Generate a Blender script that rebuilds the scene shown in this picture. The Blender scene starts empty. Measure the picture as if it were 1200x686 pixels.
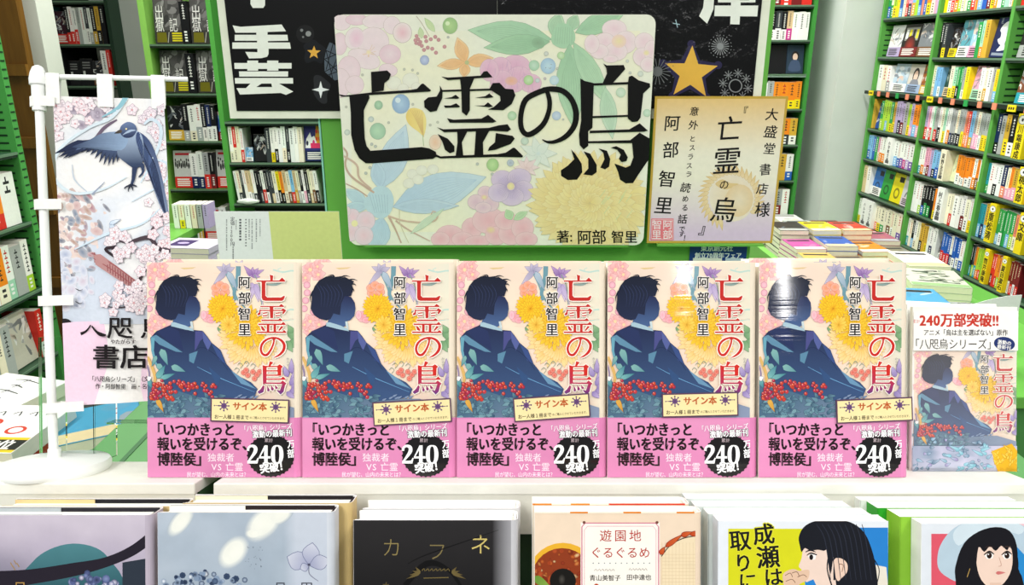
import bpy, math, random
from math import sin, cos, tan, radians, pi, atan2, hypot
from mathutils import Vector, Matrix, noise
from mathutils.geometry import tessellate_polygon

random.seed(7)
scene = bpy.context.scene
COL = scene.collection

# ------------------------------------------------------------------ camera
PITCH = radians(17.9)
FPX = 867.0            # focal length in pixels of the 1200 px wide frame
EYE = Vector((0, 0, 1.45))
cd = bpy.data.cameras.new('camera')
cd.sensor_width = 36.0
cd.lens = FPX / 1200.0 * 36.0
cd.clip_start = 0.02
cd.clip_end = 60
cam = bpy.data.objects.new('camera', cd)
cam.location = EYE
cam.rotation_euler = (pi / 2 - PITCH, 0, 0)
COL.objects.link(cam)
scene.camera = cam

# ------------------------------------------------------------------ world, lights, exposure
w = bpy.data.worlds.new('shop_air')
scene.world = w
w.use_nodes = True
w.node_tree.nodes['Background'].inputs[0].default_value = (0.93, 0.98, 1.0, 1)
w.node_tree.nodes['Background'].inputs[1].default_value = 0.30
scene.view_settings.view_transform = 'Standard'
scene.view_settings.look = 'None'
scene.view_settings.gamma = 1.0
scene.view_settings.use_curve_mapping = False
scene.view_settings.exposure = -0.22


def area_light(name, loc, size, size_y, power, rot=(0, 0, 0), color=(1, 0.99, 0.97)):
    l = bpy.data.lights.new(name, 'AREA')
    l.shape = 'RECTANGLE'
    l.size = size
    l.size_y = size_y
    l.energy = power
    l.color = color
    o = bpy.data.objects.new(name, l)
    o.location = loc
    o.rotation_euler = rot
    COL.objects.link(o)
    return o


# fluorescent tubes on the shop ceiling, and two fills added for the background
area_light('tube_or_fill', (-1.6, 0.6, 2.75), 0.14, 4.2, 62)
area_light('tube_or_fill', (0.1, 3.0, 2.75), 0.14, 2.4, 60)
area_light('tube_or_fill', (1.2, 3.3, 2.75), 0.14, 2.4, 52)  # fill added to brighten the shelves and pillar at the back right
area_light('tube_or_fill', (-1.3, 3.3, 2.75), 0.14, 2.0, 40)  # matching fill, added to lift the back left
area_light('tube_or_fill', (1.1, 0.6, 2.75), 0.14, 3.4, 56)
area_light('tube_or_fill', (2.12, -4.3, 2.75), 0.05, 1.9, 34, rot=(0, 0, radians(20)))
area_light('tube_or_fill', (1.25, -3.9, 2.75), 0.05, 1.2, 24, rot=(0, 0, radians(12)))
area_light('tube_or_fill', (-0.6, -1.4, 2.75), 0.5, 1.6, 60)


# ------------------------------------------------------------------ helpers
def lin(c):
    return c / 12.92 if c <= 0.04045 else ((c + 0.055) / 1.055) ** 2.4


_hx = {}


def hx(s):
    if not isinstance(s, str):
        return s
    if s not in _hx:
        t = s.lstrip('#')
        _hx[s] = tuple(lin(int(t[i:i + 2], 16) / 255) for i in (0, 2, 4)) + (1.0,)
    return _hx[s]


def mix(a, b, t):
    a, b = hx(a), hx(b)
    t = max(0, min(1, t))
    return tuple(a[i] * (1 - t) + b[i] * t for i in range(3)) + (1.0,)


def ray(px, py):
    t = (343 - py) / FPX
    return Vector(((px - 600) / FPX, t * sin(PITCH) + cos(PITCH), t * cos(PITCH) - sin(PITCH)))


def at(px, py, zc):
    return EYE + ray(px, py) * zc


def onY(px, py, Y):
    r = ray(px, py)
    return EYE + r * (Y / r.y)


def onX(px, py, X):
    r = ray(px, py)
    return EYE + r * (X / r.x)


def onZ(px, py, Z):
    r = ray(px, py)
    return EYE + r * ((Z - EYE.z) / r.z)


_mats = {}


def mat(name, rough=0.5, coat=0.0, metal=0.0, vary=0.05, bump=0.0, bscale=60.0, trans=0.0, coatrough=0.05, bstretch=None, spec=0.22):
    """every surface: printed / painted colour comes from the mesh, the nodes add grain and relief"""
    if name in _mats:
        return _mats[name]
    m = bpy.data.materials.new(name)
    m.use_nodes = True
    nt = m.node_tree
    N, L = nt.nodes, nt.links
    b = N['Principled BSDF']
    ca = N.new('ShaderNodeVertexColor')
    ca.layer_name = 'Col'
    no = N.new('ShaderNodeTexNoise')
    no.inputs['Scale'].default_value = bscale
    no.inputs['Detail'].default_value = 5
    tc = N.new('ShaderNodeTexCoord')
    mp = N.new('ShaderNodeMapping')
    if bstretch:
        mp.inputs['Scale'].default_value = bstretch
    L.new(tc.outputs['Object'], mp.inputs[0])
    L.new(mp.outputs[0], no.inputs['Vector'])
    hs = N.new('ShaderNodeHueSaturation')
    mr = N.new('ShaderNodeMapRange')
    mr.inputs['From Min'].default_value = 0.3
    mr.inputs['From Max'].default_value = 0.7
    mr.inputs['To Min'].default_value = 1 - vary
    mr.inputs['To Max'].default_value = 1 + vary
    L.new(no.outputs['Fac'], mr.inputs['Value'])
    L.new(mr.outputs[0], hs.inputs['Value'])
    L.new(ca.outputs['Color'], hs.inputs['Color'])
    L.new(hs.outputs[0], b.inputs['Base Color'])
    b.inputs['Roughness'].default_value = rough
    b.inputs['Specular IOR Level'].default_value = spec
    b.inputs['Metallic'].default_value = metal
    b.inputs['Coat Weight'].default_value = coat
    b.inputs['Coat Roughness'].default_value = coatrough
    if trans:
        b.inputs['Transmission Weight'].default_value = trans
        b.inputs['IOR'].default_value = 1.12
    if bump:
        bp = N.new('ShaderNodeBump')
        bp.inputs['Strength'].default_value = bump
        bp.inputs['Distance'].default_value = 0.01
        L.new(no.outputs['Fac'], bp.inputs['Height'])
        L.new(bp.outputs[0], b.inputs['Coat Normal'] if coat else b.inputs['Normal'])
    _mats[name] = m
    return m


MAT_WRAP = mat('shrink_wrapped_print', 0.5, coat=0.6, vary=0.02, bump=0.09, bscale=11, coatrough=0.06, bstretch=(0.02, 1, 3.2), spec=0.1)
MAT_PRINT = mat('satin_print', 0.38, vary=0.03, bscale=90)
MAT_PAPER = mat('matte_paper', 0.8, vary=0.03, bscale=140)
MAT_PAINT = mat('painted_steel', 0.42, vary=0.05, bscale=12)
MAT_BOARD = mat('painted_board', 0.5, vary=0.06, bump=0.15, bscale=25)
MAT_PLASTIC = mat('white_plastic', 0.28, vary=0.02, bscale=30)
MAT_WOOD = mat('varnished_wood', 0.5, vary=0.18, bscale=9, bump=0.1, bstretch=(6, 6, 0.6))
MAT_WALL = mat('painted_wall', 0.85, vary=0.03, bump=0.05, bscale=7)
MAT_GLOSSY = mat('laminated_film', 0.4, coat=0.4, vary=0.05, bump=0.5, bscale=30, coatrough=0.08, spec=0.1)
MAT_CLOTH = mat('banner_cloth', 0.75, vary=0.03, bump=0.05, bscale=300)
MAT_CLEAR = mat('clear_acrylic', 0.02, vary=0.0, trans=1.0, spec=0.5)
MAT_FLOOR = mat('floor_vinyl', 0.5, vary=0.08, bscale=3)

EPS = 3.0e-6


class MB:
    """collects faces with their own colours and builds ONE mesh object"""

    def __init__(s):
        s.v, s.f, s.c, s.m = [], [], [], []

    def face(s, pts, col, mi=0):
        n = len(s.v)
        s.v.extend(pts)
        s.f.append(tuple(range(n, n + len(pts))))
        if isinstance(col, list):
            s.c.append([hx(x) for x in col])
        else:
            s.c.append([hx(col)] * len(pts))
        s.m.append(mi)

    def box(s, x0, x1, y0, y1, z0, z1, col, top=None, front=None, mi=0, M=None, sides=None):
        p = [Vector(q) for q in ((x0, y0, z0), (x1, y0, z0), (x1, y1, z0), (x0, y1, z0), (x0, y0, z1), (x1, y0, z1), (x1, y1, z1), (x0, y1, z1))]
        if M is not None:
            p = [M @ q for q in p]
        top = top or col
        front = front or col
        sides = sides or col
        for idx, c in (((0, 3, 2, 1), col), ((4, 5, 6, 7), top), ((0, 1, 5, 4), front), ((1, 2, 6, 5), sides), ((2, 3, 7, 6), col), ((3, 0, 4, 7), sides)):
            s.face([p[i] for i in idx], c, mi)

    def rbox(s, x0, x1, y0, y1, z0, z1, r, col, mi=0, seg=3):
        """box with edges rounded in plan and chamfered at top"""
        out = []
        for cx, cy, a0 in ((x1 - r, y1 - r, 0), (x0 + r, y1 - r, 90), (x0 + r, y0 + r, 180), (x1 - r, y0 + r, 270)):
            for k in range(seg + 1):
                a = radians(a0 + 90 * k / seg)
                out.append((cx + r * cos(a), cy + r * sin(a), cx, cy))
        rings = []
        for z, q in ((z0, 0.0), (z1 - r * 0.6, 0.0), (z1 - r * 0.15, 0.25), (z1, 0.6)):
            rings.append([Vector((a + (c - a) * q, b + (d - b) * q, z)) for a, b, c, d in out])
        n = len(out)
        for i in range(3):
            for k in range(n):
                s.face([rings[i][k], rings[i][(k + 1) % n], rings[i + 1][(k + 1) % n], rings[i + 1][k]], col, mi)
        s.face(rings[3], col, mi)
        s.face(list(reversed(rings[0])), col, mi)

    def tube(s, p0, p1, r0, r1, col, n=16, mi=0, caps=True):
        p0, p1 = Vector(p0), Vector(p1)
        d = (p1 - p0).normalized()
        a = d.orthogonal().normalized()
        b = d.cross(a)
        A = [p0 + (a * cos(2 * pi * k / n) + b * sin(2 * pi * k / n)) * r0 for k in range(n)]
        B = [p1 + (a * cos(2 * pi * k / n) + b * sin(2 * pi * k / n)) * r1 for k in range(n)]
        for k in range(n):
            s.face([A[k], A[(k + 1) % n], B[(k + 1) % n], B[k]], col, mi)
        if caps:
            s.face(list(reversed(A)), col, mi)
            s.face(B, col, mi)

    def lathe(s, prof, col, n=48, mi=0):
        R = [[Vector((r * cos(2 * pi * k / n), r * sin(2 * pi * k / n), z)) for k in range(n)] for r, z in prof]
        for i in range(len(R) - 1):
            for k in range(n):
                s.face([R[i][k], R[i][(k + 1) % n], R[i + 1][(k + 1) % n], R[i + 1][k]], col, mi)
        s.face(list(reversed(R[0])), col, mi)
        s.face(R[-1], col, mi)

    def mesh(s, name, mats, smooth=False, merge=False):
        me = bpy.data.meshes.new(name)
        me.from_pydata([tuple(p) for p in s.v], [], s.f)
        ca = me.color_attributes.new('Col', 'FLOAT_COLOR', 'CORNER')
        flat = []
        for c in s.c:
            for q in c:
                flat.extend(q)
        ca.data.foreach_set('color', flat)
        for m in (mats if isinstance(mats, (list, tuple)) else [mats]):
            me.materials.append(m)
        me.polygons.foreach_set('material_index', s.m)
        if merge:
            import bmesh
            bm = bmesh.new()
            bm.from_mesh(me)
            bmesh.ops.remove_doubles(bm, verts=bm.verts, dist=1e-6)
            bm.to_mesh(me)
            bm.free()
        if smooth:
            for p in me.polygons:
                p.use_smooth = True
            me.set_sharp_from_angle(angle=radians(40)) if hasattr(me, 'set_sharp_from_angle') else None
        me.update()
        return me

    def build(s, name, mats, parent=None, loc=None, rot=None, M=None, smooth=False, bevel=0):
        me = s.mesh(name, mats, smooth, merge=smooth or bevel > 0)
        return link(name, me, parent, loc, rot, M, bevel)


def link(name, me, parent=None, loc=None, rot=None, M=None, bevel=0):
    o = bpy.data.objects.new(name, me)
    COL.objects.link(o)
    if parent is not None:
        o.parent = parent
    if M is not None:
        o.matrix_basis = M
    if loc is not None:
        o.location = loc
    if rot is not None:
        o.rotation_euler = rot
    if bevel:
        b = o.modifiers.new('bevel', 'BEVEL')
        b.width = bevel
        b.segments = 2
        b.limit_method = 'ANGLE'
    return o


def tag(o, label=None, cat=None, group=None, kind=None):
    if label:
        o['label'] = label
    if cat:
        o['category'] = cat
    if group:
        o['group'] = group
    if kind:
        o['kind'] = kind
    return o


def thing(name, label, cat, M=None, loc=None, rot=None, group=None):
    o = bpy.data.objects.new(name, None)
    o.empty_display_size = 0.02
    COL.objects.link(o)
    if M is not None:
        o.matrix_basis = M
    if loc is not None:
        o.location = loc
    if rot is not None:
        o.rotation_euler = rot
    return tag(o, label, cat, group)


class Frame:
    """a real plane in the room; local x right, y depth, z up; px() gives the plane point seen at a photo pixel"""

    def __init__(s, M):
        s.M = M
        s.I = M.inverted()

    def px(s, px, py, y=0.0):
        o = s.I @ EYE
        d = s.I.to_3x3() @ ray(px, py)
        t = (y - o.y) / d.y
        p = o + d * t
        return (p.x, p.z)

    def pz(s, px, py, z=0.0):
        o = s.I @ EYE
        d = s.I.to_3x3() @ ray(px, py)
        t = (z - o.z) / d.z
        p = o + d * t
        return (p.x, p.y)


# ---- lettering
_fc = bpy.data.curves.new('lettering', 'FONT')
_fo = bpy.data.objects.new('lettering', _fc)
COL.objects.link(_fo)
_gl = {}


def glyph(ch, off=0.0):
    k = (ch, off)
    if k not in _gl:
        _fc.body = ch
        _fc.offset = min(off, 0.0)
        _fc.resolution_u = 2
        dg = bpy.context.evaluated_depsgraph_get()
        me = bpy.data.meshes.new_from_object(_fo.evaluated_get(dg))
        vs = [(v.co.x, v.co.y) for v in me.vertices]
        fs = [tuple(p.vertices) for p in me.polygons]
        if ord(ch) > 0x2000:
            adv = 1.0
        else:
            adv = (max(v[0] for v in vs) + 0.07) if vs else 0.35
        _gl[k] = (vs, fs, adv)
        bpy.data.meshes.remove(me)
    return _gl[k]


def catmull(pts, sub=6, closed=False):
    n = len(pts)
    out = []
    rng = range(n if closed else n - 1)
    for i in rng:
        if closed:
            p = [pts[(i + k - 1) % n] for k in range(4)]
        else:
            p = [pts[max(0, min(n - 1, i + k - 1))] for k in range(4)]
        for j in range(sub):
            t = j / sub
            out.append(tuple(0.5 * ((2 * b) + (-a + c) * t + (2 * a - 5 * b + 4 * c - d) * t * t + (-a + 3 * b - 3 * c + d) * t ** 3) for a, b, c, d in zip(*p)))
    if not closed:
        out.append(tuple(pts[-1]))
    return out


class Art(MB):
    """print on a surface: shapes laid over one another a few microns apart"""

    def __init__(s, y0=0.0, mi=0, conv=None):
        super().__init__()
        s.y0, s.n, s.mi = y0, 1, mi
        s.conv = conv or (lambda x, y: (x, y))
        s.clip = None
        s.surf = None

    def up(s, k=1):
        s.n += k

    def put(s, poly, col):
        """poly: list of local (x,z); col: one colour or callable(x,z in source)"""
        y = s.y0 - s.n * EPS
        if s.clip:
            x0, x1, z0, z1 = s.clip
            P = [(p, c) for p, c in zip(poly, col)]
            for ax, lim, sg in ((0, x0, 1), (0, x1, -1), (1, z0, 1), (1, z1, -1)):
                if not P:
                    return
                Q = []
                for i in range(len(P)):
                    (a, ca), (b, cb) = P[i - 1], P[i]
                    ia, ib = (a[ax] - lim) * sg >= 0, (b[ax] - lim) * sg >= 0
                    if ia != ib:
                        t = (lim - a[ax]) / (b[ax] - a[ax])
                        Q.append(((a[0] + (b[0] - a[0]) * t, a[1] + (b[1] - a[1]) * t), tuple(ca[j] * (1 - t) + cb[j] * t for j in range(4))))
                    if ib:
                        Q.append((b, cb))
                P = Q
            if len(P) < 3:
                return
            poly = [p for p, c in P]
            col = [c for p, c in P]
        if s.surf:
            pts = [s.surf(p[0], p[1], s.n * EPS) for p in poly]
        else:
            pts = [Vector((p[0], y, p[1])) for p in poly]
        s.face(pts, col, s.mi)

    def tri(s, pts, cols):
        s.put([s.conv(*p) for p in pts], cols)

    def poly(s, pts, col, smooth=0, up=1):
        if smooth:
            pts = catmull(pts, smooth, True)
        q = [s.conv(p[0], p[1]) for p in pts]
        cf = (lambda p: hx(col(p[0], p[1]))) if callable(col) else (lambda p: hx(col))
        for t in tessellate_polygon([[Vector((a, b, 0)) for a, b in q]]):
            s.put([q[i] for i in t], [cf(pts[i]) for i in t])
        s.n += up or 0.3

    def ribbon(s, pts, col, w=None, sub=5, up=0.6, closed=False):
        """pts: (x,y,width) in source units"""
        P = [(p[0], p[1], (p[2] if len(p) > 2 else w)) for p in pts]
        P = catmull(P, sub, closed) if sub > 1 and len(P) > 2 else P
        if closed:
            P.append(P[0])
        L, R = [], []
        for i, p in enumerate(P):
            a, b = P[max(0, i - 1)], P[min(len(P) - 1, i + 1)]
            dx, dy = b[0] - a[0], b[1] - a[1]
            d = hypot(dx, dy) or 1
            L.append((p[0] - dy / d * p[2] / 2, p[1] + dx / d * p[2] / 2))
            R.append((p[0] + dy / d * p[2] / 2, p[1] - dx / d * p[2] / 2))
        for i in range(len(P) - 1):
            q = [L[i], L[i + 1], R[i + 1], R[i]]
            c = [hx(col(*z)) if callable(col) else hx(col) for z in q]
            s.tri(q, c)
        s.n += up or 0.3

    def ell(s, cx, cy, rx, ry=None, col='#fff', edge=None, rot=0, n=16, up=0.5, line=None, lw=1.0):
        ry = ry or rx
        a0 = radians(rot)
        ring = []
        for k in range(n):
            t = 2 * pi * k / n
            x, y = rx * cos(t), ry * sin(t)
            ring.append((cx + x * cos(a0) - y * sin(a0), cy + x * sin(a0) + y * cos(a0)))
        e = hx(edge or col)
        c = hx(col)
        for k in range(n):
            s.tri([(cx, cy), ring[k], ring[(k + 1) % n]], [c, e, e])
        s.n += up or 0.3
        if line:
            s.ribbon(ring, line, lw, sub=1, closed=True, up=up)

    def petal(s, x0, y0, x1, y1, w, c0, c1=None, line=None, lw=0.6, tip=0.55):
        """leaf or petal from base to tip"""
        dx, dy = x1 - x0, y1 - y0
        L = []
        R = []
        for k in range(7):
            t = k / 6
            ww = w * 0.5 * (sin(pi * t ** tip) if 0 < t < 1 else 0)
            d = hypot(dx, dy) or 1
            L.append((x0 + dx * t - dy / d * ww, y0 + dy * t + dx / d * ww))
            R.append((x0 + dx * t + dy / d * ww, y0 + dy * t - dx / d * ww))
        c1 = c1 or c0
        cs = [mix(c0, c1, k / 6) for k in range(7)]
        for k in range(6):
            if k == 0:
                s.tri([L[0], L[1], R[1]], [cs[0], cs[1], cs[1]])
            elif k == 5:
                s.tri([L[5], L[6], R[5]], [cs[5], cs[6], cs[5]])
            else:
                s.tri([L[k], L[k + 1], R[k + 1], R[k]], [cs[k], cs[k + 1], cs[k + 1], cs[k]])
        s.n += 0.4
        if line:
            s.ribbon(L + R[::-1], line, lw, sub=1, closed=True, up=0.4)

    def flower(s, cx, cy, r, n, c0, c1, mid=None, rot=0, line=None, w=0.9, lw=0.6, tip=0.8):
        for k in range(n):
            a = radians(rot) + 2 * pi * k / n
            s.petal(cx, cy, cx + r * cos(a), cy + r * sin(a), r * w, c0, c1, line, lw, tip)
        if mid:
            s.ell(cx, cy, r * 0.2, None, mid, n=8)

    def grid(s, x0, x1, y0, y1, nx, ny, fn):
        for i in range(nx):
            for j in range(ny):
                q = [(x0 + (x1 - x0) * (i + a) / nx, y0 + (y1 - y0) * (j + b) / ny) for a, b in ((0, 0), (1, 0), (1, 1), (0, 1))]
                s.tri(q, [hx(fn(*p)) for p in q])
        s.n += 1

    def text(s, st, x, y, size, col, bold=0.0, vert=False, adv=1.0, sx=1.0, rot=0, flip=1, shear=0.0, center=False, up=1, jit=0):
        """size and x,y in source units; flip=-1 when the source y axis points down. y = middle of the line"""
        a = radians(rot)
        s.n += 2
        cur = 0.0
        if center and not vert:
            tot = sum(glyph(c, bold)[2] * adv * sx * size if c != ' ' else size * 0.35 for c in st)
            cur = -tot / 2
        for ch in st:
            if ch == ' ':
                cur += size * (0.35 if not vert else 0.6)
                continue
            vs, fs, ad = glyph(ch, bold)
            jr = random.uniform(-jit, jit)
            ja = radians(jr * 60)
            qs = []
            for vx, vy in vs:
                ux, uy = vx - (0.5 if vert else 0), vy - 0.38
                ux += uy * shear
                if jit:
                    ux, uy = ux * cos(ja) - uy * sin(ja), ux * sin(ja) + uy * cos(ja)
                ux *= size * sx
                uy *= size
                if vert:
                    X, Y = ux, uy * flip + cur
                else:
                    X, Y = ux + cur, uy * flip
                qs.append((x + X * cos(a) - Y * sin(a), y + X * sin(a) + Y * cos(a)))
            # heavier weights: the same letter stamped a few times around its place
            if bold > 0.045:
                st_ = [(cos(k * pi / 4) * bold, sin(k * pi / 4) * bold) for k in range(8)]
            elif bold > 0:
                st_ = [(-bold, bold * .6), (bold, bold * .6), (-bold, -bold * .6), (bold, -bold * .6)]
            else:
                st_ = [(0, 0)]
            for ox, oy in st_:
                q = [s.conv(p[0] + ox * size, p[1] + oy * size) for p in qs]
                s.n += 0.3
                for f in fs:
                    cc = [hx(col(*qs[i])) if callable(col) else hx(col) for i in f]
                    s.put([q[i] for i in f], cc)
            cur += (size * adv * -flip * 1.0) if vert else ad * size * adv * sx
        s.n += up or 0.3


def otext(A, st, x, y, size, col, out, bold=0.02, ob=0.06, **k):
    """text with an outline"""
    A.text(st, x, y, size, out, bold=ob, **k)
    A.text(st, x, y, size, col, bold=bold, **k)


# ---- the four brush-serif title characters in a 100 x 100 box, y down
TITLE = {
    '亡': [[(46, 0), (58, 4), (56, 24), (48, 24)], [(0, 22), (78, 22), (88, 11), (100, 24), (98, 27), (0, 27)],
          [(17, 27), (33, 27), (31, 34), (31, 80), (37, 87), (84, 87), (95, 80), (98, 83), (93, 97), (87, 100), (30, 100), (21, 97), (18, 88), (18, 33)]],
    '霊': [[(12, 4), (76, 4), (84, -3), (94, 5), (92, 8), (12, 8)], [(44, 8), (57, 8), (56, 46), (46, 48)],
          [(9, 16), (13, 17), (13, 34), (4, 38), (2, 32), (8, 27)], [(11, 18), (84, 18), (90, 12), (101, 20), (91, 33), (87, 31), (90, 22), (11, 22)],
          [(20, 28), (34, 26), (37, 30), (20, 32)], [(20, 37), (34, 36), (37, 40), (20, 41)], [(64, 28), (78, 26), (81, 30), (64, 32)], [(64, 37), (78, 36), (81, 40), (64, 41)],
          [(16, 52), (74, 52), (80, 47), (88, 54), (86, 57), (16, 57)], [(5, 66), (84, 66), (91, 60), (99, 68), (98, 71), (5, 71)],
          [(34, 71), (43, 71), (43, 94), (34, 94)], [(57, 71), (66, 71), (66, 94), (57, 94)], [(13, 75), (20, 76), (29, 89), (25, 92), (17, 88)],
          [(84, 74), (91, 78), (77, 92), (73, 90)], [(0, 94), (88, 94), (93, 88), (101, 96), (101, 99), (0, 99)]],
    '烏': [[(42, 0), (55, 3), (43, 16), (38, 15)], [(18, 12), (32, 15), (31, 66), (19, 70)], [(28, 14), (70, 14), (70, 18), (28, 18)],
          [(68, 14), (76, 9), (87, 16), (82, 21), (81, 44), (69, 44)], [(28, 27), (70, 27), (70, 31), (28, 31)], [(28, 40), (72, 40), (72, 44), (28, 44)],
          [(28, 52), (80, 52), (87, 46), (97, 54), (95, 56), (28, 56)],
          [(28, 64), (79, 64), (85, 58), (99, 67), (94, 73), (89, 92), (79, 101), (67, 90), (66, 86), (76, 89), (84, 69), (28, 68)],
          [(20, 72), (25, 77), (21, 93), (7, 99), (0, 93), (11, 84)], [(34, 74), (42, 86), (40, 92), (33, 90)], [(47, 73), (56, 83), (54, 89), (46, 87)], [(60, 72), (70, 80), (67, 85), (60, 82)]],
}
NO = [(55, 10, 7), (54, 30, 7), (44, 60, 8), (28, 84, 10), (12, 82, 9), (4, 60, 9), (10, 34, 9), (28, 15, 8), (55, 7, 7), (80, 16, 9), (95, 38, 11), (92, 64, 11), (76, 85, 8), (56, 97, 3)]


def title_char(A, ch, x0, y0, w, h, col, out=None, ow=3.2):
    """box corner and size in source units (y down)"""
    f = lambda p: (x0 + p[0] / 100 * w, y0 + p[1] / 100 * h)
    if ch == 'の':
        if out:
            A.ribbon([f(p) + ((p[2] + 8) / 100 * w,) for p in NO], out, sub=4)
        A.ribbon([f(p) + (p[2] / 100 * w,) for p in NO], col, sub=4)
        return
    if out:
        for pl in TITLE[ch]:
            A.ribbon([f(p) for p in pl], out, ow, sub=1, closed=True, up=0)
        A.up()
    for pl in TITLE[ch]:
        A.poly([f(p) for p in pl], col, up=0)
    A.up()


ORD = ['first', 'second', 'third', 'fourth', 'fifth', 'sixth', 'seventh', 'eighth', 'ninth', 'tenth', 'eleventh', 'twelfth', 'thirteenth', 'fourteenth', 'fifteenth', 'sixteenth', 'seventeenth', 'eighteenth', 'nineteenth', 'twentieth', 'twenty-first', 'twenty-second', 'twenty-third', 'twenty-fourth', 'twenty-fifth', 'twenty-sixth', 'twenty-seventh', 'twenty-eighth', 'twenty-ninth', 'thirtieth']
GREEN = '#5aa047'
GREEN2 = '#69b04a'
LIME = '#8cc35a'

# ================================================================== frames of the display
TILT = radians(17)


def tiltM(p, a=TILT):
    return Matrix.Translation(p) @ Matrix.Rotation(-a, 4, 'X')


TF = Frame(tiltM(at(600, 560, 0.64)))          # top step: z=0 is its surface, y=0 the fronts of the books
BW, BH, BT = 0.1330, 0.1862, 0.025


def wrap(mb, W, T, r, th, z0, z1, off, col, inner=None, seg=5, flap=None):
    """jacket or band round front, spine (right) and back"""
    def prof(o):
        P = [(0 if o <= 0 else 0, -o)]
        rr = r + o
        for cx, cy, a0 in ((W - r, r, -90), (W - r, T - r, 0)):
            for k in range(seg + 1):
                a = radians(a0 + 90 * k / seg)
                P.append((cx + rr * cos(a), cy + rr * sin(a)))
        P.append((0, T + o))
        return P
    O, I = prof(off + 0.0), prof(off - th)
    inner = inner or col
    for i in range(len(O) - 1):
        a, b, c, d = O[i], O[i + 1], I[i + 1], I[i]
        v = lambda p, z: Vector((p[0], p[1], z))
        mb.face([v(a, z0), v(b, z0), v(b, z1), v(a, z1)], col)
        mb.face([v(d, z1), v(c, z1), v(c, z0), v(d, z0)], inner)
        mb.face([v(a, z1), v(b, z1), v(c, z1), v(d, z1)], inner)
        mb.face([v(d, z0), v(c, z0), v(b, z0), v(a, z0)], inner)
    for p, q in ((O[0], I[0]), (I[-1], O[-1])):
        mb.face([Vector((p[0], p[1], z0)), Vector((p[0], p[1], z1)), Vector((q[0], q[1], z1)), Vector((q[0], q[1], z0))], inner)


X0S = [TF.px(x, 560)[0] for x in (174, 355, 535.5, 711.5, 888.5)]
FB = Frame(TF.M @ Matrix.Translation((X0S[1], 0, 0)))      # the second book from the left, from which the cover is measured


def ca(cx, cy):
    return FB.px(354 + cx / 5.277, 305 + cy / 5.277)


def cb(cx, cy):
    return FB.px(354 + cx / 5.082, 430 + cy / 5.082)


SCB = FB.px(455, 500)[0] - FB.px(355, 500)[0]
MM = SCB / 100                                            # metres per photo pixel on the cover


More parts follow.
